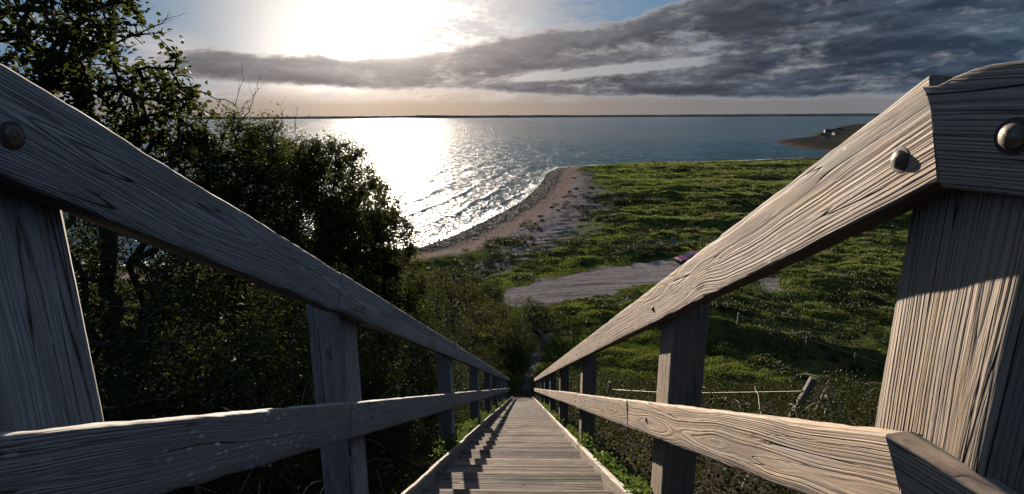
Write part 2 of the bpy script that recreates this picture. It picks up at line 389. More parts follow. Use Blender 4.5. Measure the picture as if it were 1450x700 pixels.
nd = t.bump(wl, 3.2, 1.); nd = t.bump(w0, 2.0, 1., nd); nd = t.bump(w1, 1.25, 1., nd); nd = t.bump(w2, .46, 1., nd)
t.l.new(nd, p.inputs['Normal'])
tag(link('sea', sme, m), kind='structure')

# far shore on the horizon
ds = MB(); n = 220; vs = []; fs = []
for i in range(n+1):
    a = R(-34+72*i/n); hh = 38+12*mnoise.noise((i*.05, 0, 3))+5*mnoise.noise((i*.4, 2, 3))+8*(1 if 70 < i < 100 else 0)
    e = min(1, i/12, (n-i)/12)
    hh = SEA+2+max(0, hh-2)*e
    for (rr, zz) in ((9000, SEA-2), (9400, hh*.8+SEA*.2), (9900, hh), (11500, SEA-2)): vs.append((rr*math.sin(a), rr*math.cos(a), zz))
for i in range(n):
    for k in range(3): fs.append((i*4+k, i*4+4+k, i*4+5+k, i*4+1+k))
ds.add(vs, fs); mat = simple('far_land', (.045, .055, .065), 1., spec=.0, vary=.3, scale=.002)
tag(ds.build('distant_hills', mat, smooth=True), kind='structure')

# headland across the bay
hp = [onz(a, b, SEA) for a, b in [(1180, 217), (1165, 213), (1148, 211.5), (1130, 209), (1112, 205.5), (1096, 202), (1106, 198.5), (1122, 196.3), (1143, 194.5), (1152, 191.5), (1160, 187), (1175, 183), (1200, 177.5)]]
hpoly = [tuple(v[:2]) for v in hp]+[(900, 1400), (1100, 500), (500, 300), (260, 240)]
ux, uy = np.meshgrid(np.linspace(150, 900, 420), np.linspace(250, 1300, 420)); na = 420
hsd = sdist(ux, uy, hpoly)+fbm(ux/14, uy/14, 3, 91)*3
hz = np.where(hsd > 0, SEA+np.minimum(hsd*.12, 1.6)+sstep(26, 120, hsd)*13+sstep(6, 60, hsd)*(2.2*np.abs(fbm(ux/26, uy/26, 4, 92))+.6), SEA-3+np.maximum(hsd*.2, -2)+2)
i = np.arange(na-1)[:, None]*na+np.arange(na-1)[None, :]
hf = np.stack([i, i+1, i+1+na, i+na], -1).reshape(-1, 4)
hm = np_mesh('headland', np.stack([ux.ravel(), uy.ravel(), hz.ravel()], 1), hf, True, np.stack([sstep(8, 4, hsd).ravel(), np.maximum(sstep(-.2, .05, fbm(ux/40, uy/40, 3, 93)), sstep(40, 24, hsd)).ravel(), sstep(2.5, 0, hsd).ravel()], 1), 'zone')
m, t, p, out = material('headland_turf')
pos = t.node('ShaderNodeNewGeometry').outputs['Position']
z1 = t.xyz(t.node('ShaderNodeAttribute', attribute_name='zone').outputs['Color'])
c = t.mix(t.ss(t.noise(pos, .12, 5., .6), .4, .6), (.025, .025, .02), (.06, .08, .025)); c = t.mix(z1[1], c, (.03, .03, .026)); c = t.mix(z1[0], c, (.055, .042, .032)); c = t.mix(z1[2], c, (.06, .05, .04))
t.put(p.inputs['Base Color'], c); p.inputs['Roughness'].default_value = 1.; p.inputs['Specular IOR Level'].default_value = .0
tag(link('headland', hm, m), kind='structure')
def hz_at(x, y):
    j = int(round((x-150)/(750/419))); i = int(round((y-250)/(1050/419))); return float(hz[i, j])
M['wallw'] = simple('white_render', (.38, .36, .34), .8, vary=.1); M['walld'] = simple('dark_boards', (.07, .06, .055), .8, vary=.2)
M['roofd'] = simple('dark_roof', (.06, .05, .05), .8, vary=.2); M['glass'] = simple('window_glass', (.03, .04, .05), .1)
HS = .55
hs = [(1168, 195, 'wallw', 'small white cottage with dark roof on the headland, nearest the water', 10, 6, .3),
      (1176, 186, 'walld', 'long dark barn with a low roof, behind the white cottage on the headland', 20, 8, -.2),
      (1184, 190, 'wallw', 'pale house on the headland, half way between the barn and the green hill', 9, 7, .1),
      (1190, 184, 'walld', 'dark wooden house on the headland, highest and nearest the wooden handrail', 12, 7, .5)]
for hx, hy, wm, lab, L_, W_, rz in hs:
    v = onz(hx, hy, SEA+2.5); zz = hz_at(v.x, v.y)
    e = empty('house', (v.x, v.y, zz-.3), rz); e.scale = (HS, HS, HS); tag(e, lab, 'house', 'houses on the headland')
    b = MB(); b.box((0, 0, 1.8), (L_, W_, 3.6)); b.build('wall', M[wm], e)
    rf = MB(); x_, y_ = L_/2+.4, W_/2+.4
    rf.add([(-x_, -y_, 3.6), (x_, -y_, 3.6), (x_, y_, 3.6), (-x_, y_, 3.6), (-x_, 0, 6.4), (x_, 0, 6.4)], [(0, 1, 5, 4), (2, 3, 4, 5), (1, 2, 5), (3, 0, 4), (3, 2, 1, 0)])
    ro = rf.build('roof', M['roofd'], e)
    ch = MB(); ch.box((L_*.3, 0, 6.6), (.8, .8, 1.8)); ch.build('chimney', M[wm], ro)
    for k in (-1, 0, 1):
        w = MB(); w.box((k*L_*.3, -W_/2-.03, 2), (1.1, .1, 1.2)); w.build('window', M['glass'], e)

# ------------------------------------------------------------------ timber boards
SL = math.atan(-M_SLOPE); cS, sS = math.cos(SL), math.sin(SL)
def board(name, P0, xdir, zdir, L, H, T, mat, parent, skew0=0., skew1=0., wear=.002, round_=.006, seed=0, nx=None, wearfn=None, mitre=0.):
    """plank: local X along the grain, Z up across the face, Y through the thickness; origin = centre of the start end"""
    xd = Vector(xdir).normalized(); zd = Vector(zdir); zd = (zd-xd*zd.dot(xd)).normalized(); yd = zd.cross(xd)
    nx = nx or max(2, int(L/.04))
    prof = []
    hy, hz_ = T/2, H/2; r = min(round_, hy*.6)
    nz = max(2, int(H/.02)); ny = max(1, int(T/.02))
    for k in range(nz+1): prof.append((hy, -hz_+r+(H-2*r)*k/nz))
    prof.append((hy-r*.3, hz_-r*.3))
    for k in range(ny+1): prof.append((hy-r-(T-2*r)*k/ny, hz_))
    prof.append((-hy+r*.3, hz_-r*.3))
    for k in range(nz+1): prof.append((-hy, hz_-r-(H-2*r)*k/nz))
    prof.append((-hy+r*.3, -hz_+r*.3))
    for k in range(ny+1): prof.append((-hy+r+(T-2*r)*k/ny, -hz_))
    prof.append((hy-r*.3, -hz_+r*.3))
    n = len(prof); vs = []; fs = []
    for i in range(nx+1):
        f = i/nx
        for (y, z) in prof:
            xs = skew0*z/H*(1-f)+skew1*z/H*f+abs(mitre)*(1-f)*(hy+math.copysign(1, mitre)*y)
            x = f*L+xs
            edge = (abs(z)/hz_)**6
            q = mnoise.noise((x*4+seed*9.1, y*20, z*14+seed)); q2 = mnoise.noise((x*17+seed*5.3, y*30+7, z*30)); q3 = max(0, mnoise.noise((x*9+seed*3.3, 5, 2+(z > 0)*3)))
            yy = y*(1+wear*q/hy*.7); zz = z-math.copysign(1, z)*edge*(wear*(1.2*abs(q)+.9*abs(q2))+wear*1.8*q3)+wear*.5*mnoise.noise((x*1.3+seed, 1, 4))
            if wearfn: yy, zz = wearfn(x, yy, zz)
            vs.append((x, yy, zz))
    for i in range(nx):
        for k in range(n):
            a = i*n+k; b = i*n+(k+1) % n; fs.append((a, a+n, b+n, b))
    nv = len(vs); vs += vs[:n]+vs[nx*n:nx*n+n]
    fs += [tuple(range(nv, nv+n)), tuple(range(nv+n, nv+2*n))[::-1]]
    me = bpy.data.meshes.new(name); me.from_pydata(vs, [], fs); me.update()
    for pl in me.polygons: pl.use_smooth = len(pl.vertices) == 4
    o = link(name, me, mat, parent)
    mw = Matrix((xd, yd, zd)).transposed().to_4x4(); mw.translation = Vector(P0)
    o.matrix_world = mw
    return o
DIR = (0, cS, -sS); UPD = (0, sS, cS)
def sp(x, y, c): return Vector((x, y, M_SLOPE*y+c))

posts_y = [.75, 2.17, 5.2, 8.25, 11.3, 14.3, 17.3, 20.3, 23.3]
XR, XL, TH = .56, .70, .05
def bolt(pos, ax, r, parent, ring=True):
    b = MB(); b.dome(pos, ax, r, r*.62, 18, 7); nd_ = len(b.f)
    a_ = Vector(ax).normalized(); b.dome(Vector(pos)+a_*.0002, ax, r*1.34, .0012, 20, 2); o = b.build('bolt', M['bolt'], parent, True)  # flat dark disc paints the shade of the bolt's countersunk recess
    o.data.materials.append(M['nail_recess_dark'])
    for i_, pl_ in enumerate(o.data.polygons):
        if i_ >= nd_: pl_.material_index = 1
    for v_ in o.data.vertices: v_.co += Vector((mnoise.noise(v_.co*160), mnoise.noise(v_.co*160+Vector((5, 0, 0))), mnoise.noise(v_.co*160+Vector((0, 5, 0)))))*.0007
    return o
def railing(side, X, label):
    e = empty('wooden_railing', (side*X, 0, -1.0)); tag(e, label, 'railing', None)
    e_inv = Matrix.Translation(Vector((-side*X, 0, 1.0)))
    kids = []
    rng = random.Random(5 if side > 0 else 8)
    right = side > 0
    # posts
    for i, py in enumerate(posts_y):
        w = .20 if i else .219; xt = .14
        top = sp(0, py, .455 if py > 1 else .39).z; bot = sp(0, py, -1.35).z
        xc = side*(X+TH+xt/2+.001)
        mt = M['post'] if right else M['post_plain']
        L = top-bot
        # local X = up
        o = board('post', (xc, py, bot), (0, 0, 1), (0, 1, 0), L, w, xt, mt, None, wear=.0022, round_=.009, seed=i*3+side, skew1=-w*.53*.9, nx=max(10, int(L/(.03 if i < 2 else .12))))
        kids.append(o)
    # handrail boards
    y0 = .7685 if right else .62
    cuts = [y0, 1.95 if not right else 2.62] + posts_y[2:] + [25.6]
    for k, (zc, H, nm) in enumerate(((.391, .1535, 'handrail'), (-.155, .146, 'lower_rail'))):
        for j in range(len(cuts)-1):
            a, b = cuts[j], cuts[j+1]-.004
            if j > 0: a += .001
            if right and k == 1 and j == 0: a = .711
            if not right and j == 0: a = .40
            off = rng.uniform(-.0025, .0025) if j else 0
            P0 = sp(side*(X+TH/2+off), a, zc+(rng.uniform(-.004, .004) if j else 0))
            L = (b-a)/cS
            sk = 0
            if right: mt = M['rail'] if k == 0 else M['rail_low']
            else: mt = M['rail_left'] if k == 0 else M['rail_lichen']
            sk0 = -.025 if (right and j == 0 and k == 0) else 0; mi = -.137 if (right and j == 0) else 0.
            wf = None
            nxx = int(L/.02) if j == 0 else max(3, int(L/.06))
            wr = .0028 if (j < 2) else .003
            if not right and k == 0: wr = .0034
            o = board(nm, P0, DIR, UPD, L, H, TH, mt, None, skew0=sk0, wear=wr, round_=.005, seed=j*7+k*3+side*2+1, nx=nxx, wearfn=wf, mitre=mi)
            kids.append(o)
            # a bolt where it meets its posts
            for py in posts_y:
                if a-.05 <= py+.04 < b:
                    c0 = sp(side*(X-.0005), py+(.045 if py > 1 else (.073 if right else -.009)), (.374 if k == 0 else -.16))
                    if k == 1 and py < 1: continue
                    b_ = bolt(c0, (-side, 0, 0), .0145 if py < 1 else .010, None)
                    b_['_p'] = o.name; kids.append(b_)
    if right:
        # level boards of the top landing, turning off at the mitre
        dl = Vector((.27, -.963, 0)).normalized()
        nrm = Vector((-dl.y, dl.x, 0))
        nrm = nrm if nrm.x > 0 else -nrm
        def wf(x, yy, zz):
            if zz > 0: zz -= .030*math.exp(-max(0, x)/.035)*(zz/.085)**2
            return yy, zz
        cz = (.060-.0925)/2
        st = Vector((XR, .7685, cz))+nrm*TH/2+dl*.001
        o = board('handrail', st, dl, (0, 0, 1), 1.6, .168, TH, M['rail'], None, skew0=-.051, wear=.0032, round_=.006, seed=55, nx=80, wearfn=wf, mitre=.137); kids.append(o)
        dd = ray(1436, 193); pl = Vector((XR, .762, 0)); tt = (pl.dot(nrm))/(dd.dot(nrm)); bp = dd*tt
        b_ = bolt(bp-nrm*.0, -nrm, .0165, None); b_['_p'] = o.name; kids.append(b_)
        st = Vector((XR, .711, -.470-.073))+nrm*TH/2+dl*.001
        o = board('lower_rail', st, dl, (0, 0, 1), 1.6, .146, TH, M['rail_low'], None, skew0=-.071, wear=.003, round_=.005, seed=58, nx=80, mitre=.137); kids.append(o)
        pe = Vector((XR, .77, 0))+dl*1.5+nrm*.12
        kids.append(board('post', (pe.x, pe.y, -1.3), (0, 0, 1), (0, 1, 0), 1.34, .2, .14, M['post'], None, seed=77, nx=30))
    bpy.context.view_layer.update()
    for o in kids:
        pn = o.get('_p')
        mw = o.matrix_world.copy()
        if pn:
            par = bpy.data.objects[pn]; del o['_p']
            o.parent = par; o.matrix_local = par_world[par.name].inverted() @ mw
        else:
            par_world[o.name] = mw.copy(); o.parent = e; o.matrix_local = e_inv @ mw
    return e
par_world = {}
railing(1, XR, 'sunlit brown wooden railing along the right side of the stairway, with big round bolts')
railing(-1, XL, 'shaded blue-grey wooden railing along the left side of the stairway beside the bushes')

# stairway
st = empty('wooden_stairway', (0, 2.8, M_SLOPE*2.8-1)); tag(st, 'long flight of worn wooden steps running down the hillside towards the sea', 'stairway')
def parent_keep(o, par):
    bpy.context.view_layer.update(); mw = o.matrix_world.copy(); o.parent = par; o.matrix_local = par.matrix_world.inverted() @ mw
bpy.context.view_layer.update()
nos = [1.14, 1.55, 1.97, 2.38, 2.80, 3.32, 3.70, 4.08, 4.60, 4.98, 5.42]
while nos[-1] < 29.5: nos.append(nos[-1]+.41)
CT = -.665
rng = random.Random(3); sts = []
for i, yn in enumerate(nos):
    prev = nos[i-1] if i else yn-.42
    dpt = yn-prev+.035
    zt = M_SLOPE*yn+CT
    tilt = rng.uniform(-.004, .004)
    # front edge at yn; local Z = along +Y (depth), local X = across
    o = board('tread', (-.600, yn-dpt/2, zt-.0225+rng.uniform(-.006, .006)), (1, rng.uniform(-.007, .007), tilt*1.6), (0, 1, rng.uniform(-.006, .006)), 1.135, dpt, .045, M['tread'], None, wear=.0030, round_=.010, seed=i, nx=40 if i < 20 else 8)
    if i < 26:
        o.data.materials.append(M['nail_recess_dark']); bm = bmesh.new(); bm.from_mesh(o.data)
        for nx_ in (.09, .60, 1.04):
            for nz_ in (-.25, .28):
                cx__, cz__ = nx_+rng.uniform(-.02, .02), nz_*dpt+rng.uniform(-.01, .01)
                sgn = 1 if (o.matrix_world.to_3x3() @ Vector((0, 1, 0))).z > 0 else -1
                vs_ = [bm.verts.new((cx__+.0055*math.cos(q*math.pi/4), sgn*.0232, cz__+.0055*math.sin(q*math.pi/4))) for q in range(8)]
                fc_ = bm.faces.new(vs_); fc_.material_index = 1
        bm.to_mesh(o.data); bm.free()
    sts.append(o)
for side, xk, nm in ((1, .557, 'kerb_board'), (-1, -.624, 'kerb_board')):
    y = .8; j = 0
    while y < 29.3:
        L = 1.9+rng.uniform(0, .5)
        o = board(nm, sp(xk+rng.uniform(-.004, .004), y, -.715+rng.uniform(-.008, .008)), DIR, UPD, L/cS-.01, .19, .042, M['kerb'], None, wear=.0045, round_=.008, seed=j+40*side, nx=40)
        sts.append(o); y += L; j += 1
for o in sts:
    pass
bpy.context.view_layer.update(); inv = st.matrix_world.inverted()
for o in sts:
    mw = o.matrix_world.copy(); o.parent = st; o.matrix_local = inv @ mw
# top landing deck (under and behind the viewpoint)
dk = []
for k in range(16):
    dk.append(board('deck_board', (-1.0, .70-k*.15, -1.0), (1, 0, 0), (0, 1, 0), 2.2, .142, .04, M['tread'], None, seed=200+k, nx=10, wear=.0015))
de = empty('landing_deck', (0, -.3, -1.15)); tag(de, 'level wooden landing at the head of the stairway, behind the viewpoint', 'landing')
bpy.context.view_layer.update(); inv = de.matrix_world.inverted()
for o in dk: mw = o.matrix_world.copy(); o.parent = de; o.matrix_local = inv @ mw

# ------------------------------------------------------------------ vegetation
def leaves_mesh(name, P, size, rs_, up=.35, droop=None, fold=.25, aspect=.55, hi=True, tintf=None):
    n = len(P); r = rs_
    d = r.normal(size=(n, 3)); d[:, 2] *= .7; d /= np.linalg.norm(d, axis=1)[:, None]
    nn = r.normal(size=(n, 3)); nn[:, 2] += up*2; s = np.cross(d, nn); s /= np.linalg.norm(s, axis=1)[:, None]+1e-9
    nr = np.cross(s, d)
    L = (size*(r.uniform(.6, 1.25, n)))[:, None] if np.isscalar(size) else (size*r.uniform(.6, 1.25, n))[:, None]
    W = L*aspect*r.uniform(.8, 1.15, (n, 1))
    if hi:
        pts = [P, P+d*L*.35+s*W*.5+nr*W*fold, P+d*L*.75+s*W*.36+nr*W*fold*.7, P+d*L-nr*L*.12, P+d*L*.75-s*W*.36+nr*W*fold*.7, P+d*L*.35-s*W*.5+nr*W*fold]
        V = np.stack(pts, 1).reshape(-1, 3); b = np.arange(n)[:, None]*6
        Fc = np.concatenate([b+np.array([[0, 1, 2, 3]]), b+np.array([[0, 3, 4, 5]])], 0); k = 6
    else:
        pts = [P, P+d*L*.5+s*W*.5+nr*W*fold, P+d*L, P+d*L*.5-s*W*.5+nr*W*fold]
        V = np.stack(pts, 1).reshape(-1, 3); b = np.arange(n)[:, None]*4
        Fc = np.concatenate([b+np.array([[0, 1, 2]]), b+np.array([[0, 2, 3]])], 0); k = 4
    q_ = float(np.median(size))*9; cl_ = fbm(P[:, 0]/q_+P[:, 2]/q_*.7, P[:, 1]/q_+P[:, 2]/q_*.5, 2, 17)
    c = np.stack([np.clip(.35*r.uniform(0, 1, n)+.40+.9*cl_, 0, 1), r.uniform(0, 1, n), r.uniform(0, 1, n)], 1)
    return np_mesh(name, V, Fc, False, np.repeat(c, k, 0), 'tint')
def prisms(name, A, B, ra, rb, n=5):
    d = B-A; d /= np.linalg.norm(d, axis=1)[:, None]+1e-9
    ref = np.where(np.abs(d[:, 2:3]) > .9, np.array([[1., 0, 0]]), np.array([[0, 0, 1.]]))
    a = np.cross(d, ref); a /= np.linalg.norm(a, axis=1)[:, None]+1e-9; b = np.cross(d, a); vs = []
    for (Pt, rr) in ((A, ra), (B, rb)):
        for k in range(n):
            q = 2*math.pi*k/n; vs.append(Pt+(a*math.cos(q)+b*math.sin(q))*rr[:, None])
    V = np.stack(vs, 1).reshape(-1, 3); o = np.arange(len(A))[:, None]*(2*n)
    Fc = np.concatenate([o+np.array([[k, (k+1) % n, n+(k+1) % n, n+k]]) for k in range(n)], 0)
    return np_mesh(name, V, Fc, True)
def gz_at(x, y):
    h, _, _ = height(np.array([float(x)]), np.array([float(y)])); return float(h[0])
def plant(name, label, cat, root, blobs, ntips, nleaf, lsize, mat, seed, group=None, hi=False, stems=3, step=.16, twig=.0022, spread=.10, bare=(), barky='bark', shell=.5, crownname='crown', pipe=.55, clump=.45):
    """blobs: (centre, radii) ellipsoids; tips filled by noise so gaps stay open"""
    r = np.random.default_rng(seed); root = Vector(root)
    tips = []
    vol = np.array([b[1][0]*b[1][1]*b[1][2] for b in blobs]) ** (2/3); vol /= vol.sum()
    while len(tips) < ntips:
        k = r.choice(len(blobs), p=vol); c, rad = blobs[k]
        u = r.normal(size=3); u /= np.linalg.norm(u); q = np.array(c)+u*np.array(rad)*(r.uniform()**(1/3*shell))
        nv = mnoise.noise(Vector(q*1.6/max(.5, max(rad))*1.4)+Vector((seed, 0, 0)))
        if nv < -.18+clump*.2*r.normal(): continue
        tips.append(q)
    tips = np.array(tips)
    rt = np.array(root)
    ctr = np.mean([np.array(b[0]) for b in blobs], 0)
    nodes = [rt]; par = [-1]
    for s in range(stems):
        tgt = ctr+r.normal(size=3)*np.array(blobs[0][1])*.45; tgt[2] -= blobs[0][1][2]*.3
        prev = 0; k = max(3, int(np.linalg.norm(tgt-rt)/(step*1.3)))
        for j in range(1, k+1):
            f = j/k; q = rt*(1-f)+tgt*f+r.normal(size=3)*.035*math.sin(f*3.1)*max(1, k*.12); nodes.append(q); par.append(prev); prev = len(nodes)-1
    order = np.argsort(np.linalg.norm(tips-ctr, axis=1)+r.uniform(0, .3, len(tips)))
    N = np.array(nodes); tipnodes = []
    buf = np.zeros((len(nodes)+len(tips)*10, 3)); buf[:len(nodes)] = N; cnt = len(nodes)
    for ti in order:
        q = tips[ti]; d2 = ((buf[1:cnt]-q)**2).sum(1); j = int(d2.argmin())+1; dist = math.sqrt(d2[j-1])
        k = min(9, max(2, int(dist/step)+1)); a = buf[j].copy(); prev = j
        bend = r.normal(size=3)*.12*dist; bend[2] += .12*dist
        for s in range(1, k+1):
            f = s/k; pnt = a*(1-f)+q*f+bend*math.sin(f*math.pi)+r.normal(size=3)*.012
            buf[cnt] = pnt; par.append(prev); prev = cnt; cnt += 1
        tipnodes.append((prev, par[prev]))
    P_ = buf[:cnt]; par = np.array(par)
    w = np.zeros(cnt)
    for (a, b) in tipnodes: w[a] += 1
    for i in range(cnt-1, 0, -1): w[par[i]] += w[i]
    w = np.maximum(w, 1)
    rad = twig*w**pipe
    idx = np.arange(1, cnt); A = P_[par[idx]]; B = P_[idx]
    e = empty(name, root); tag(e, label, cat, group)
    me = prisms('trunk', A-rt, B-rt, np.minimum(rad[par[idx]], rad[idx]*1.5), rad[idx], 6 if hi else 4)
    link('trunk', me, M[barky], e)
    if bare:
        rq = random.Random(seed)
        def shoot(tw, a, b_, r0, depth):
            a = Vector(a); b_ = Vector(b_); L = (b_-a).length; k = 9; pts = [a.copy()]
            for i_ in range(1, k+1):
                f_ = i_/k; pts.append(a.lerp(b_, f_)+Vector([rq.uniform(-1, 1) for _ in range(3)])*L*.035)
            tw.tube(pts, [r0*(1-.75*i_/k) for i_ in range(k+1)], 5)
            if depth > 0:
                for i_ in range(2, k+1):
                    if rq.random() < .8:
                        d_ = (b_-a).normalized()+Vector([rq.uniform(-1, 1) for _ in range(3)])*.8; shoot(tw, pts[i_], pts[i_]+d_.normalized()*L*rq.uniform(.10, .30)*(1 if depth > 1 else .6), r0*.5*(1-.6*i_/k), depth-1)
        for (a, b_) in bare:
            tw = MB(); shoot(tw, Vector(a)-root, Vector(b_)-root, .009 if hi else .006, 2); tw.build('bare_branch', M[barky], e, True)
    tn = np.array([x_ for x_, _ in tipnodes]); tp = par[tn]
    pick = r.integers(0, len(tn), nleaf); f = r.uniform(-.6, 1.05, nleaf)[:, None]
    LP = P_[tn[pick]]*f+P_[tp[pick]]*(1-f)+r.normal(size=(nleaf, 3))*spread*r.uniform(.2, 1, (nleaf, 1))
    link(crownname, leaves_mesh(crownname, LP-rt, lsize, r, hi=hi), mat, e)
    return e
def pblob(px, py, Y, rx, ry, ryy=None):
    """ellipsoid from its centre, distance and apparent half sizes, in metres"""
    c = at(px, py, Y); k = (c.dot(FW))/F
    return (tuple(c), (rx*k, ryy if ryy else (rx+ry)*.5*k, ry*k))

# 1 the big thorn tree, upper left
root = at(150, 420, 4.6); root.z = gz_at(root.x, root.y)-.1
plant('hawthorn_tree', 'tall dark thorn tree with crooked branches and yellowing leaves rising over the left handrail', 'tree', root,
      [pblob(60, 40, 4.2, 130, 110), pblob(170, 110, 4.6, 110, 95), pblob(235, 165, 4.9, 75, 70), pblob(60, 190, 4.4, 130, 90), pblob(200, 255, 5, 120, 70), pblob(-90, 80, 4.2, 120, 140), pblob(-30, -120, 4.6, 150, 90), pblob(130, -40, 4.6, 60, 60), pblob(290, 215, 5.2, 60, 45)],
      1400, 13500, .056, M['leaf_dark'], 4, hi=True, stems=6, step=.13, twig=.0030, spread=.06, shell=.9, pipe=.46, clump=.2,
      bare=[(at(165, 62, 4.5), at(243, 26, 4.4)), (at(180, 50, 4.5), at(232, 45, 4.4)), (at(60, 120, 4.2), at(190, 10, 4.4)), (at(250, 120, 4.8), at(335, 150, 4.9)), (at(-10, 110, 4.), at(110, -10, 4.2))])
# bare twigs reaching out of it
# 2..: shrubs stepping down beside the stairway
SH = [
 ('spiky leggy shrub with bare shoots poking up against the sky, next to the thorn tree', (350, 420, 6.4), [pblob(330, 230, 6.2, 70, 70), pblob(375, 215, 6.6, 45, 45), pblob(350, 300, 6.2, 80, 60), pblob(290, 300, 6, 70, 60), pblob(340, 380, 6.4, 110, 80)], 1300, 46000, .038, 'leaf_dark', 21),
 ('rounded dark shrub whose top stands highest against the glittering sea', (440, 420, 8), [pblob(425, 235, 8, 60, 48), pblob(470, 250, 8.4, 62, 52), pblob(430, 320, 8, 80, 60), pblob(500, 320, 8.6, 55, 60), pblob(440, 400, 8.4, 90, 70)], 1500, 66000, .044, 'leaf_dark', 22),
 ('dark shrub with a sloping side, lowest of those in front of the sunlit water', (540, 430, 10.5), [pblob(525, 290, 10.5, 42, 48), pblob(550, 345, 10.5, 42, 52), pblob(500, 360, 10.5, 60, 60), pblob(562, 400, 11, 44, 50), pblob(540, 450, 11, 60, 50)], 1300, 56000, .048, 'leaf_dark', 23),
 ('tangled dark shrub behind the second post of the left railing', (570, 520, 12.5), [pblob(560, 440, 12.5, 60, 60), pblob(590, 480, 13, 40, 50), pblob(520, 430, 12, 60, 50)], 700, 26000, .048, 'leaf_hedge', 24),
]
for lab, (ax, ay, aY), bl, nt, nl, ls, mt, sd_ in SH:
    root = at(ax, ay, aY); root.z = gz_at(root.x, root.y)-.1
    plant('shrub', lab, 'shrub', root, bl, nt, nl, ls, M[mt], sd_, bare={21: [(at(330, 190, 6.2), at(345, 92, 6.1)), (at(345, 170, 6.2), at(372, 108, 6.1)), (at(320, 180, 6.2), at(362, 128, 6.1))], 22: [(at(398, 200, 8), at(398, 146, 8)), (at(418, 200, 8), at(421, 150, 8))]}.get(sd_, ()), group='shrubs along the left side of the stairway', stems=5, step=.18, twig=.0032, spread=.10, shell=.8, pipe=.42)
# dense hedge seen under the left handrail
HD = [(-2.1, 2.9, .95, 1.3), (-2.0, 4.5, .9, 1.5), (-2.2, 6.4, 1.0, 1.6), (-2.1, 8.6, 1.1, 1.6), (-2.0, 11, 1.0, 1.7), (-1.9, 13.8, .95, 1.6), (-1.9, 17, 1.0, 1.7), (-3.9, 4.3, 1.2, 2.3), (-4.2, 7.4, 1.4, 2.8), (-3.7, 2.4, 1.2, 2.2), (-5.9, 5.2, 1.5, 3.2), (-4.1, 10.8, 1.5, 3.0)]
hl = ['leafy hedge bush with pale grass stalks, nearest the camera on the left of the steps', 'dense hedge bush between the first and second posts of the left railing',
      'dense hedge bush just past the second post of the left railing', 'dark hedge bush under the middle of the left handrail', 'hedge bush before the third post of the left railing, below the handrail',
      'hedge bush half way down the steps on the left', 'last hedge bush of the row on the left of the steps', 'taller dark bush behind the nearest hedge bush on the left', 'tall dark bush behind the hedge, below the rounded shrub', 'dark bush behind the near post of the left railing', 'big bush furthest back, under the crown of the thorn tree', 'tall bush behind the hedge, below the sloping shrub']
for k, (x, y, rr, hh) in enumerate(HD):
    z = gz_at(x, y)
    plant('hedge_bush', hl[k], 'bush', (x, y, z-.05), [((x, y, z+hh*.45), (rr, rr*1.1, hh*.55)), ((x+.25, y+.3, z+hh*.8), (rr*.7, rr*.8, hh*.38)), ((x+.15, y-.4, z+.25), (rr*.95, rr, .35))],
          650, 34000 if k < 4 or k > 6 else 14000, .030 if k < 3 else .036, M['leaf_hedge'], 60+k, group='hedge bushes beside the left railing', stems=6, step=.15, twig=.0022, spread=.12, shell=.85)
# bushes at the foot of the stairs and in the hollow beyond
FT = [
 ('brownish autumn bush left of the foot of the steps, top nearest the beach', (650, 500, 30), [pblob(645, 440, 30, 52, 44), pblob(610, 420, 30, 40, 40)], 'leaf_brown', 31, .075),
 ('round olive brown bush between the gravel patch and the foot of the steps', (700, 520, 33), [pblob(690, 460, 33, 40, 32), pblob(665, 490, 33, 40, 35)], 'leaf_brown', 32, .07),
 ('dark green bush just left of the track beyond the foot of the steps', (718, 530, 35), [pblob(728, 480, 35, 34, 38), pblob(715, 510, 34, 32, 34)], 'leaf_green', 33, .07),
 ('dark bush low behind the end of the left railing', (690, 540, 27), [pblob(675, 525, 27, 42, 32), pblob(640, 520, 26, 50, 40)], 'leaf_green', 34, .06),
 ('dark thicket bush left of the brownish bush, against the shingle', (600, 470, 24), [pblob(590, 440, 24, 45, 50), pblob(620, 480, 24, 50, 50)], 'leaf_hedge', 35, .055),
 ('low green bush on the edge of the meadow, right of the dark bush', (780, 505, 38), [pblob(765, 452, 42, 40, 18), pblob(735, 440, 42, 45, 18)], 'leaf_green', 36, .075),
 ('low dark bush beside the near end of the gravel patch', (640, 420, 44), [pblob(640, 398, 44, 42, 16), pblob(680, 412, 43, 40, 18)], 'leaf_green', 37, .09),
]
for lab, (ax, ay, aY), bl, mt, sd_, ls in FT:
    root = at(ax, ay, aY); root.z = gz_at(root.x, root.y)-.1
    plant('bush', lab, 'bush', root, bl, 450, 12000, ls*1.3, M[mt], sd_, group='bushes round the foot of the steps', stems=6, step=.3, twig=.006, spread=.26, shell=.6)
# a bare pinkish shrub by the gravel
root = onz(703, 442, FLAT)
plant('reddish_shrub', 'small spindly reddish shrub at the near corner of the gravel patch', 'shrub', (root.x, root.y, gz_at(root.x, root.y)),
      [((root.x, root.y, FLAT+1.3), (.55, .5, 1.1))], 160, 900, .07, M['leaf_red'], 44, stems=6, step=.2, twig=.006, spread=.12)
root = onz(682, 402, FLAT)
plant('pale_shrub', 'thin pale bare shrub standing on the turf left of the gravel patch', 'shrub', (root.x, root.y, gz_at(root.x, root.y)),
      [((root.x, root.y, FLAT+1.2), (.35, .3, 1.1))], 60, 60, .05, M['leaf_red'], 45, stems=4, step=.2, twig=.012, spread=.1, barky='dry')

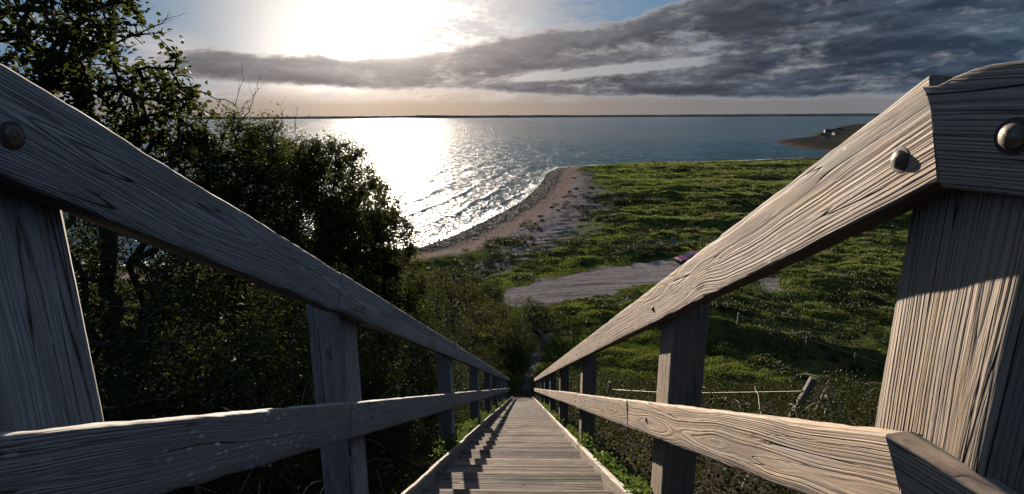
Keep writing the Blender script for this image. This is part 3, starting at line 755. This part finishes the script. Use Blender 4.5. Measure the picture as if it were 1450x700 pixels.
rg = np.random.default_rng(9)
def cloud(name, XY, hfun, lsize, mat, label, cat, hi=False, per=1, pw=.6):
    x, y = XY; h, _, _ = height(x, y); top = hfun(x, y)
    z = h+top*rg.uniform(0, 1, len(x))**pw
    ok = top > .03
    P = np.stack([x, y, z], 1)[ok]
    sz = lsize if np.isscalar(lsize) else lsize[ok]
    o = link(name, leaves_mesh(name, P, sz, rg, hi=hi), mat); return tag(o, label, cat, kind='stuff')
# brambles right of the stairs
n = 120000
y = 1.2+29*rg.uniform(0, 1, n)**1.25; x = .80+rg.uniform(0, 1, n)**1.1*(2.2+y*.75)
def bh(x, y):
    b = .62+.30*fbm(x/1.3, y/1.3, 3, 31)+.18*fbm(x/.45, y/.45, 2, 32)
    b = b*sstep(.72, 1.5, x)+.10
    b = b+sstep(10, 20, y)*sstep(7, 3, x)*.8+sstep(17, 24, y)*.35
    return np.maximum(b, .1)
cloud('bramble_thicket', (x, y), bh, .036+.0019*y, M['leaf_bramble'], 'bramble thicket covering the slope to the right of the stairway', 'brambles')
# slope cover left, close to the stairs
n = 60000
y = 1.0+28*rg.uniform(0, 1, n)**1.3; x = -.80-rg.uniform(0, 1, n)**1.2*(3+y*.25)
cloud('undergrowth', (x, y), lambda x, y: (.30+.2*fbm(x, y, 3, 35))*sstep(-.66, -1.1, x)+.06, .03+.0012*y, M['leaf_hedge'], 'dark undergrowth under the hedge on the left of the stairway', 'undergrowth')
# ivy creeping along the right kerb, and weeds along the left one
n = 3800
y = 2.2+16*rg.uniform(0, 1, n)**1.5; cl = vnoise(y*1.7, y*0, 71)
x = .60+np.abs(rg.normal(0, .06, n))-.05*(cl > .35)
h = M_SLOPE*y-.70+np.clip(rg.uniform(0, .12, n)*(1+cl), 0, .2)
k = cl > -.25
link_ = link('ivy', leaves_mesh('ivy', np.stack([x, y, h], 1)[k], .035, rg, hi=True), M['ivy']); tag(link_, 'small bright green ivy leaves creeping along the right edge of the steps', 'ivy', kind='stuff')
n = 3600
y = 2.4+20*rg.uniform(0, 1, n)**1.4; cl = vnoise(y*1.3, y*0, 73)
x = -.67-np.abs(rg.normal(0, .07, n)); h = M_SLOPE*y-.72+rg.uniform(0, .22, n)*np.clip(.6+cl, .1, 1); k = cl > -.4
l2 = link('weeds', leaves_mesh('weeds', np.stack([x, y, h], 1)[k], .034, rg, hi=True), M['ivy']); tag(l2, 'weeds and small leaves growing along the left edge of the steps', 'weeds', kind='stuff')
# dry stalks: brambles' arching canes and dead grass
rr = random.Random(12); ca = MB()
def cane(p0, d, L, h, r, n=10, mb=ca):
    pts = []
    for i in range(n+1):
        f = i/n; pts.append(Vector(p0)+Vector(d)*L*f+Vector((0, 0, h*math.sin(f*math.pi*.8)))+Vector((rr.uniform(-1, 1), rr.uniform(-1, 1), rr.uniform(-1, 1)))*.008*L)
    mb.tube(pts, [r*(1-.7*i/n) for i in range(n+1)], 4)
for i in range(70):
    y = rr.uniform(3.5, 13); x = rr.uniform(1.1, 1.5+y*.7); z = gz_at(x, y)+.35
    a = rr.uniform(0, 6.28); cane((x, y, z), (math.cos(a), math.sin(a), rr.uniform(-.2, .3)), rr.uniform(.3, .9), rr.uniform(.1, .4), rr.uniform(.003, .006))
tag(ca.build('dry_canes', M['dry']), 'pale dry canes arching out of the brambles on the right', 'canes', kind='stuff')
cb = MB()
for i in range(90):
    y = rr.uniform(2.0, 6.5); x = -rr.uniform(.95, 1.35+y*.12); z = gz_at(x, y)+rr.uniform(.15, .9)
    a = rr.uniform(0, 6.28); cane((x, y, z), (math.cos(a)*.7, math.sin(a)*.7, rr.uniform(-.1, .6)), rr.uniform(.1, .45), rr.uniform(-.02, .12), rr.uniform(.0012, .0028), 6, cb)
tag(cb.build('dry_stalks', M['dry']), 'pale dry stalks caught in the hedge on the left', 'stalks', kind='stuff')

# grass and scrub of the meadow
n = 210000
Rr = 30*np.exp(rg.uniform(0, 1, n)*math.log(235/30)); A = np.radians(rg.uniform(-6, 36, n)); x = Rr*np.sin(A); y = Rr*np.cos(A)
h, sd_, lt = height(x, y); pth = pdist(x, y, [(0, 29.5), (.2, 33), (1.1, 38.2), (2.2, 41)])
g_ = (lt < .5-rg.uniform(0, 1., n)**2*1.6) & (sd_ > np.where(x > 36, 5, 14)+fbm(x/4, y/4, 2, 1)*4) & (y > 28) & (pth > .6)
sp_ = sdist(x, y, [tuple(onz(a, b, FLAT-.6)[:2]) for a, b in [(640, 385), (700, 345), (745, 300), (775, 262), (800, 246), (830, 243), (850, 262), (868, 282), (858, 305), (820, 335), (800, 352), (770, 372), (740, 384), (700, 392), (650, 400)]])
g_ &= (sp_ < rg.uniform(-4, 3, n))
x, y, h, Rr = x[g_], y[g_], h[g_], Rr[g_]; n = len(x)
kp = (fbm(x/8, y/6, 3, 52)+rg.normal(0, .12, n)) < .22; x, y, h, Rr = x[kp], y[kp], h[kp], Rr[kp]; n = len(x)
bl = []; tn = np.clip(.42+.9*fbm(x/5, y/4, 3, 51)+rg.normal(0, .15, n), 0, 1)
L = (.08+.0016*Rr)*rg.uniform(.6, 1.3, n); VV = []
for k in range(3):
    a = rg.uniform(0, 6.28, n); w = L*.16; dx, dy = np.cos(a), np.sin(a); b = rg.uniform(0, 6.28, n); lean = L*rg.uniform(.2, .7, n); ox, oy = rg.normal(0, .06, n)*(1+Rr/40), rg.normal(0, .06, n)*(1+Rr/40)
    base = np.stack([x+ox, y+oy, h-.03], 1)
    VV += [base+np.stack([dx*w, dy*w, 0*w], 1), base-np.stack([dx*w, dy*w, 0*w], 1), base+np.stack([np.cos(b)*lean, np.sin(b)*lean, L], 1)]
V = np.stack(VV, 1).reshape(-1, 3); b = np.arange(n)[:, None]*9
Fc = np.concatenate([b+np.array([[0, 1, 2]]), b+np.array([[3, 4, 5]]), b+np.array([[6, 7, 8]])], 0)
cg = np.repeat(np.stack([tn, rg.uniform(0, 1, n), tn], 1), 9, 0)
tag(link('grass', np_mesh('grass', V, Fc, False, cg), M['grass']), 'rough green meadow grass between the foot of the hill and the shore', 'grass', kind='stuff')
# low scrub clumps
n = 900; cx_, cy_, cr_ = [], [], []
while len(cx_) < n:
    Rr = 36*math.exp(rg.uniform()*math.log(215/36)); A = R(rg.uniform(-9, 36)); x, y = Rr*math.sin(A), Rr*math.cos(A)
    if fbm(np.array([x/11.]), np.array([y/7.]), 3, 81)[0] < .05: continue
    cx_.append(x); cy_.append(y); cr_.append(rg.uniform(.25, .9))
# the darker patches the photograph shows
for (qx, qy, cnt, sx_, sy_) in [(885, 285, 60, 6, 5), (860, 305, 50, 6, 5), (830, 345, 50, 5, 3), (920, 352, 60, 7, 2.5), (760, 395, 30, 5, 2), (640, 375, 60, 5, 4), (720, 340, 40, 4, 4), (1050, 290, 40, 7, 4), (1120, 250, 60, 20, 6), (960, 240, 60, 20, 5), (1080, 240, 60, 25, 5), (1200, 425, 50, 4, 3), (1180, 460, 30, 4, 3), (1030, 440, 30, 3, 1.2), (940, 455, 20, 2.5, 1), (1240, 400, 50, 4, 4)]:
    v = onz(qx, qy, FLAT)
    for k in range(cnt): cx_.append(v.x+rg.normal()*sx_*.5); cy_.append(v.y+rg.normal()*sy_*.5); cr_.append(rg.uniform(.3, 1.0))
cx_, cy_, cr_ = map(np.array, (cx_, cy_, cr_)); h, sd_, lt = height(cx_, cy_)
k = (lt < -1.2) & (sd_ > 9) & (cy_ > 30); cx_, cy_, cr_, h = cx_[k], cy_[k], cr_[k], h[k]
D = np.hypot(cx_, cy_)
per = 75; n = len(cx_)*per; I = np.repeat(np.arange(len(cx_)), per)
u = rg.normal(size=(n, 3)); u /= np.linalg.norm(u, axis=1)[:, None]; u[:, 2] = np.abs(u[:, 2]); u *= rg.uniform(.5, 1.05, (n, 1))
P = np.stack([cx_[I], cy_[I], h[I]-.05], 1)+u*cr_[I][:, None]*np.array([1.2, 1.2, .75])
tag(link('scrub', leaves_mesh('scrub', P, .10+.0012*D[I], rg, hi=False, aspect=.8), M['scrub']), 'low dark scrub scattered over the meadow and the shore', 'scrub', kind='stuff')

# beach boulders along the water's edge
n = 6000; P0 = np.array(shore[4:-5]); seg = np.linalg.norm(np.diff(P0, axis=0), axis=1)
wgt = seg/ (np.hypot(P0[:-1, 0], P0[:-1, 1])); wgt /= wgt.sum(); I = rg.choice(len(seg), n, p=wgt); f = rg.uniform(0, 1, (n, 1))
Q = P0[I]*(1-f)+P0[I+1]*f; tdir = (P0[I+1]-P0[I])/seg[I][:, None]; nr = np.stack([tdir[:, 1], -tdir[:, 0]], 1)
Q = Q+nr*rg.normal(2.0, 1.6, (n, 1)); h, _, _ = height(Q[:, 0], Q[:, 1])
oc = np.array([(1, 0, 0), (-1, 0, 0), (0, 1, 0), (0, -1, 0), (0, 0, 1), (.7, .7, .5), (-.7, .7, .5), (-.7, -.7, .5), (.7, -.7, .5)])
fo_ = np.array([(0, 5, 8), (5, 0, 2), (5, 2, 6), (2, 1, 6), (6, 1, 7), (1, 3, 7), (7, 3, 8), (3, 0, 8), (4, 8, 5), (4, 5, 6), (4, 6, 7), (4, 7, 8)])
s_ = rg.uniform(.05, .2, (n, 1, 1)); V = oc[None]*s_*rg.uniform(.7, 1.2, (n, 9, 1))+np.concatenate([Q, h[:, None]], 1)[:, None, :]
Fc = (np.arange(n)[:, None, None]*9+fo_[None]).reshape(-1, 3)
tag(link('shore_stones', np_mesh('shore_stones', V.reshape(-1, 3), Fc), simple('dark_stones', (.05, .045, .04), .8, vary=.5, scale=.6)), 'dark stones lining the edge of the water', 'stones', kind='stuff')

# ------------------------------------------------------------------ fences
def fence(name, label, posts, hs_, rads, wires, lean=None, group=None):
    e = empty(name, posts[0]); tag(e, label, 'fence', group); o0 = Vector(posts[0]); tops = []
    for i, p_ in enumerate(posts):
        p_ = Vector(p_); ln = Vector(lean[i]) if lean else Vector((rr.uniform(-.05, .05), rr.uniform(-.05, .05), 0))
        ax = (Vector((0, 0, 1))+ln).normalized()
        o = board('post', p_-ax*.2-o0, ax, (0, 1, .0), hs_[i]+.2, rads[i]*2, rads[i]*2, M['fence'], e, seed=300+i, nx=8, round_=rads[i]*.4, wear=.003)
        tops.append((p_, ax))
    for fz in wires:
        w = MB(); pts = []
        for i in range(len(posts)-1):
            a = tops[i][0]+tops[i][1]*hs_[i]*fz-o0; b = tops[i+1][0]+tops[i+1][1]*hs_[i+1]*fz-o0
            for k in range(6):
                f = k/6; q = a*(1-f)+b*f; q.z -= .10*(b-a).length*.08*math.sin(f*math.pi); q += Vector((-ax.x*0, -rads[i], 0)); pts.append(q)
        pts.append(b+Vector((0, -rads[-1], 0)))
        w.tube(pts, .0022 if name == 'wire_fence' else .01, 4); w.build('wire', M['iron'], e)
    return e
def top_post(px, py, Y, h):
    v = at(px, py, Y); return (v.x, v.y, v.z-h)
Yp = 7.2
tp = at(1152, 536, Yp); bs = at(1104, 622, Yp-.1)
posts = [top_post(863, 541, 15, 1.2), tuple(bs), top_post(1290, 552, 6.6, 1.0)]
ln = (tp-bs); fence('wire_fence', 'old wire fence with a dark leaning post standing in the brambles', posts, [1.2, ln.length, 1.0], [.035, .043, .045], (.82,), lean=[(0, 0, 0), (ln.x/ln.z, ln.y/ln.z, 0), (0, 0, 0)])
fp = [onz(a, b, FLAT) for a, b in [(898, 357), (915, 355.5), (935, 354), (954, 352.5), (973, 351), (992, 349), (1012, 347), (1032, 345)]]
fence('paddock_fence', 'thin far wire fence with wooden stakes behind the gravel patch', [(v.x, v.y, gz_at(v.x, v.y)) for v in fp], [1.15]*8, [.05]*8, (.9, .55))
v = onz(1043, 474, FLAT); fp = [v, onz(1140, 497, FLAT), onz(1210, 512, FLAT), onz(1262, 526, FLAT)]
fence('field_fence', 'row of low stakes along the ridge in the green meadow', [(v.x, v.y, gz_at(v.x, v.y)) for v in fp], [.95, .9, .85, .9], [.06, .04, .04, .04], (.85,))

# small sign board by the paddock fence
v = onz(952, 352, FLAT); z = gz_at(v.x, v.y); e = empty('notice_board', (v.x-.3, v.y-1.2, z), R(12)); tag(e, 'small pale blue notice board on a post behind the gravel patch', 'sign')
b = MB(); b.tube([(0, 0, -.2), (0, 0, 1.3)], .045, 8); b.build('post', M['fence'], e)
b = MB(); b.box((0, -.06, 1.2), (.62, .04, .5)); b.build('board', simple('blue_grey_board', (.22, .27, .34), .5), e)
b = MB(); b.box((0, -.06, 1.475), (.70, .08, .05)); b.build('cap', M['fence'], e)

# ------------------------------------------------------------------ car
def car(loc, rz):
    e = empty('parked_car', loc, rz); tag(e, 'magenta hatchback parked at the edge of the gravel, half hidden by the right handrail', 'car')
    paint = simple('magenta_paint', (.22, .028, .085), .25, .3); gl = simple('car_glass', (.03, .035, .04), .05, spec=.8)
    # side profile swept across the width, narrowed at the roof
    prof = [(-2.0, .35), (-2.02, .62), (-1.9, .78), (-1.2, .93), (-.95, .96), (-.30, 1.36), (.1, 1.45), (.9, 1.44), (1.45, 1.30), (1.85, .98), (1.95, .85), (1.98, .45), (1.9, .28), (-1.9, .25)]
    prof = prof
    def wd(z): return .84-.24*max(0, (z-.92))/.5-.05*max(0, .5-z)/.3
    n = len(prof); b = MB(); vs = []
    for s in (-1, -.82, 0, .82, 1):
        for (x, z) in prof: vs.append((x*(1-.05*abs(s)**3), s*wd(z), z-.02*abs(s)**4))
    fs = [(k*n+i, k*n+(i+1) % n, (k+1)*n+(i+1) % n, (k+1)*n+i) for k in range(4) for i in range(n)]+[tuple(range(n))[::-1], tuple(range(4*n, 5*n))]
    b.add(vs, fs); b.build('body', paint, e, False)
    def glass(poly, nm='window'):
        q = MB(); k = len(poly); q.add(poly, [tuple(range(k))]); q.build(nm, gl, e)
    for s in (-1, 1):
        g = lambda x, z: (x*.955, s*(wd(z)+.012), z)
        glass([g(-.85, 1.0), g(.05, 1.0), g(.05, 1.38), g(-.25, 1.33)]); glass([g(.13, 1.0), g(.95, 1.0), g(.9, 1.38), g(.13, 1.39)]); glass([g(1.03, 1.02), g(1.6, 1.05), g(1.35, 1.28), g(1.0, 1.36)])
    glass([(-.99, -.68, .985), (-.99, .68, .985), (-.36, .55, 1.345), (-.36, -.55, 1.345)], 'windscreen'); glass([(1.80, -.6, 1.05), (1.80, .6, 1.05), (1.50, .52, 1.29), (1.50, -.52, 1.29)], 'rear_window')
    rub = simple('tyre_rubber', (.02, .02, .02), .8); rim = simple('alloy', (.5, .5, .5), .3, .9); hl_ = simple('lamp_glass', (.7, .7, .68), .1); bp = simple('black_plastic', (.025, .025, .025), .5)
    for x in (-1.25, 1.25):
        for s in (-1, 1):
            w = MB(); w.tube([(x, s*.66, .31), (x, s*.70, .31), (x, s*.84, .31), (x, s*.86, .31)], [.27, .31, .31, .27], 20); wo = w.build('wheel', rub, e)
            w = MB(); w.tube([(x, s*.85, .31), (x, s*.868, .31)], [.19, .17], 16); w.build('rim', rim, wo)
    for s in (-1, 1):
        w = MB(); w.box((-1.93, s*.58, .70), (.16, .32, .13)); w.build('headlight', hl_, e)
        w = MB(); w.box((1.93, s*.64, .82), (.12, .16, .22)); w.build('tail_light', simple('tail_lamp', (.3, .01, .01), .2), e)
        w = MB(); w.box((-.72, s*.90, 1.02), (.12, .16, .12)); w.build('mirror', paint, e)
    w = MB(); w.box((-2.0, 0, .42), (.08, 1.3, .2)); w.build('bumper', bp, e)
    w = MB(); w.box((-2.0, 0, .60), (.07, .7, .09)); w.build('grille', bp, e)
cv = onz(986, 375, FLAT); cv = Vector((cv.x-.35, cv.y+.2, 0)); car((cv.x, cv.y, gz_at(cv.x, cv.y)), R(14))
# blue tarpaulin bundle in the grass
v = onz(889, 431, FLAT); z = gz_at(v.x, v.y); b = MB(); b.dome((0, 0, 0), (0, 0, 1), .36, .36, 16, 8)
o = b.build('tarpaulin_bundle', simple('blue_tarpaulin', (.03, .14, .36), .9, spec=.05), smooth=False); o.location = (v.x, v.y, z)
for vt in o.data.vertices: vt.co += Vector((mnoise.noise(vt.co*5), mnoise.noise(vt.co*5+Vector((3, 0, 0))), mnoise.noise(vt.co*6+Vector((0, 5, 0)))*.7))*.12
tag(o, 'crumpled blue tarpaulin bundle lying in the grass by the gravel', 'tarpaulin')

# ------------------------------------------------------------------ light
SUN_AZ, SUN_EL = -13.3, 10.0
sd = Vector((math.sin(R(SUN_AZ))*math.cos(R(SUN_EL)), math.cos(R(SUN_AZ))*math.cos(R(SUN_EL)), math.sin(R(SUN_EL))))
ld = bpy.data.lights.new('sun', 'SUN'); ld.energy = 5.0; ld.angle = R(.5); ld.color = (1, .86, .70)
lo = bpy.data.objects.new('sun', ld); C.objects.link(lo); lo.rotation_euler = sd.to_track_quat('Z', 'Y').to_euler()

W = bpy.data.worlds.new('World'); S.world = W; W.use_nodes = True; t = NT(W.node_tree); t.n.clear()
wo = t.node('ShaderNodeOutputWorld'); bg = t.node('ShaderNodeBackground'); t.l.new(bg.outputs[0], wo.inputs[0]); bg.inputs[1].default_value = .1
sky = t.node('ShaderNodeTexSky', sky_type='NISHITA'); sky.sun_disc = False; sky.sun_elevation = R(SUN_EL); sky.sun_rotation = R(SUN_AZ); sky.altitude = 0; sky.air_density = 1.0; sky.dust_density = 1.5; sky.ozone_density = 1.5
dr = t.node('ShaderNodeTexCoord').outputs['Generated']; dx, dy, dz = t.xyz(dr)[:3]
az = t.mul(t.m('ARCTAN2', dx, dy), 57.2958); el = t.mul(t.m('ARCSINE', dz), 57.2958)
vd = t.node('ShaderNodeVectorMath', operation='DOT_PRODUCT'); t.put(vd.inputs[0], dr); vd.inputs[1].default_value = sd
ang = t.mul(t.m('ARCCOSINE', t.m('MINIMUM', vd.outputs['Value'], .99999)), 57.2958)
def gauss(x, w):
    q = t.mul(x, 1./w); return t.m('EXPONENT', t.mul(t.mul(q, q), -1.))
def curve(x, pts, lo_=-40., hi_=50.):
    """piecewise linear function of azimuth"""
    acc = pts[0][1]
    for (a, va), (b, vb) in zip(pts[:-1], pts[1:]):
        nd = t.node('ShaderNodeMapRange'); t.put(nd.inputs[0], x)
        for i_, q in enumerate((a, b, 0., vb-va)): nd.inputs[i_+1].default_value = q
        acc = t.add(acc, nd.outputs[0])
    return acc
cv_ = t.vec(t.mul(az, .065), t.mul(el, .23), 0.)
nA = t.sub(t.noise(cv_, 1., 6., .58, .4), .5)
cv2 = t.vec(t.mul(az, .17), t.mul(t.mad(az, -.06, el), .62), 3.)
nB = t.sub(t.noise(cv2, 1., 6., .6, .3), .5)
cv3 = t.vec(t.mul(az, .9), t.mul(el, 2.2), 9.)
nC = t.sub(t.noise(cv3, 1., 4., .6), .5)
etop = curve(az, [(-34, 5.4), (-29, 6.3), (-17, 6.0), (-12, 6.2), (-3, 7.6), (4, 8.7), (11, 9.6), (17, 11.5), (30, 17), (60, 26)])
ebot = curve(az, [(-40, 3.4), (-26, 3.0), (-14, 2.5), (-4, 2.2), (6, 1.6), (20, 1.35), (40, 1.2)]); ebot = t.mad(nB, 1.6, ebot)
a_ = t.m('MINIMUM', t.mul(t.sub(etop, el), 1.15), t.mul(t.sub(el, ebot), 1.5))
a_ = t.m('MINIMUM', a_, 1.15)
gap = t.mul(gauss(t.sub(el, t.mad(t.sub(az, 0.), .085, 3.7)), .50), gauss(t.sub(az, 8.), 8.5))
gap2 = t.mul(gauss(t.sub(el, t.mad(az, .16, 2.2)), .9), gauss(t.sub(az, 26.), 10.))
dn = t.mad(nA, 2.6, a_); dn = t.mad(nB, 3.1, dn); dn = t.mad(nC, .9, dn); dn = t.mad(gap, -2.0, dn); dn = t.mad(gap2, -.25, dn)
wisp = t.mul(t.sub(1., t.m('MINIMUM', t.m('ABSOLUTE', t.mul(t.sub(el, 2.1), 1.1)), 1.)), t.ss(t.mad(nC, .3, nB), -.03, .10))
wisp = t.mul(wisp, t.ss(az, 40., 10., .6, 1.))
left = t.ss(az, -29., -37.)
dn = t.sub(dn, t.mul(left, .9))
cm = t.m('MAXIMUM', t.ss(dn, -.05, .65), t.mul(wisp, .85))
edge = t.ss(dn, .0, 1.1)
warm = t.m('EXPONENT', t.mul(ang, -1/13.))
wk = t.m('MULTIPLY', warm, 1.25, clamp=True)
dark = t.mix(wk, (.006, .0125, .022), (.15, .125, .118))
dark2 = t.mix(wk, (.027, .041, .060), (.26, .22, .20))
nBu = t.sub(t.noise(t.vec(t.mul(az, .17), t.mad(t.mad(az, -.06, el), .62, .26), 3.), 1., 6., .6, .3), .5)
nAu = t.sub(t.noise(t.vec(t.mul(az, .065), t.mad(el, .23, .16), 0.), 1., 6., .58, .4), .5)
rel = t.mad(t.sub(nA, nAu), 1.1, t.mul(t.sub(nB, nBu), .45))
dark = t.mix(t.ss(rel, -.10, .18, 0., .95), dark, dark2)
dark = t.mix(t.ss(t.sub(etop, el), 3.0, .3, 0., .5), dark, dark2)
dark = t.mix(t.mul(t.ss(rel, .09, .22), .5), dark, t.mix(wk, (.11, .12, .14), (.42, .37, .33)))
lite = t.mix(t.m('MULTIPLY', warm, 1.5, clamp=True), (.11, .125, .145), (.48, .40, .35))
ccol = t.mix(edge, lite, dark)
bw = t.node('ShaderNodeRGBToBW'); t.put(bw.inputs[0], sky.outputs[0])
sk0_ = t.mix(.75, sky.outputs[0], bw.outputs[0])
skc = t.node('ShaderNodeVectorMath', operation='SCALE'); t.put(skc.inputs[0], sk0_); skc.inputs['Scale'].default_value = .016
veil = t.ss(t.add(nB, t.mul(nC, .8)), -.20, .16)
hz_c = t.mix(t.m('MULTIPLY', warm, 1.5, clamp=True), (.070, .072, .082), (.33, .235, .155))
blue = t.mix(t.ss(ang, 7., 24., 0., .9), skc.outputs[0], (.060, .115, .185))
clear = t.mix(t.mul(t.mul(t.ss(el, 7.5, 5.), t.ss(az, -20., -10.)), .85), blue, t.mix(t.m('MULTIPLY', warm, 1.4, clamp=True), (.12, .13, .14), (.42, .36, .31)))
clear = t.mix(t.mul(t.ss(el, 4., 1.0), .9), clear, hz_c)
up_v = t.mul(veil, t.mul(t.ss(el, 4., 7.), t.mul(t.ss(ang, 28., 8.), t.ss(az, -24., -15.))))
clear = t.mix(up_v, clear, t.mix(warm, (.12, .13, .15), (.44, .40, .37)))
puff = t.mul(t.mul(gauss(t.sub(el, 5.2), 1.8), t.ss(az, -26., -31.)), t.ss(nA, -.12, .12)); clear = t.mix(puff, clear, (.27, .25, .24))
gen = t.mul(t.ss(el, 13., 26.), t.ss(nA, -.3, .05)); clear = t.mix(gen, clear, (.030, .038, .052))
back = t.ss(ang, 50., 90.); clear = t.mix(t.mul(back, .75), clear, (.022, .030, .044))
col = t.mix(cm, clear, ccol)
g1 = t.mul(gauss(ang, 2.8), .30); g2 = t.mul(t.m('EXPONENT', t.mul(ang, -1/6.5)), .20)
gl_ = t.mul(t.add(g1, g2), t.ss(el, 2.0, 7., .30, 1.))
gc = t.node('ShaderNodeVectorMath', operation='SCALE'); gc.inputs[0].default_value = (1, .92, .84); t.put(gc.inputs['Scale'], gl_)
col = t.mix(1., col, gc.outputs[0], 'ADD')
side = t.mul(t.mul(t.ss(ang, 42., 72., 1., 2.5), t.ss(ang, 95., 150., 1., .28)), t.ss(el, 13., 32., 1., 1.6))  # added fill: outer sky boosted sideways and dimmed behind, for the railing faces
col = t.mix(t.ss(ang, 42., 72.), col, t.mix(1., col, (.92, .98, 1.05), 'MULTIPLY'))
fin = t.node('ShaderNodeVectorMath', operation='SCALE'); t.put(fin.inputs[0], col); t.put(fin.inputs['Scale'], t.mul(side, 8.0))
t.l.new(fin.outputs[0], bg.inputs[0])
W.cycles.sampling_method = 'MANUAL'; W.cycles.sample_map_resolution = 512

# ------------------------------------------------------------------ render
S.render.engine = 'CYCLES'
S.view_settings.view_transform = 'Standard'; S.view_settings.look = 'None'; S.view_settings.exposure = 1.45; S.view_settings.gamma = 1; S.view_settings.use_curve_mapping = False
S.cycles.use_denoising = True; S.cycles.use_adaptive_sampling = True; S.cycles.adaptive_threshold = .02
S.cycles.max_bounces = 6; S.cycles.diffuse_bounces = 0; S.cycles.glossy_bounces = 3; S.cycles.transmission_bounces = 4; S.cycles.transparent_max_bounces = 8
S.cycles.sample_clamp_indirect = 4; S.cycles.sample_clamp_direct = 12
S.render.film_transparent = False
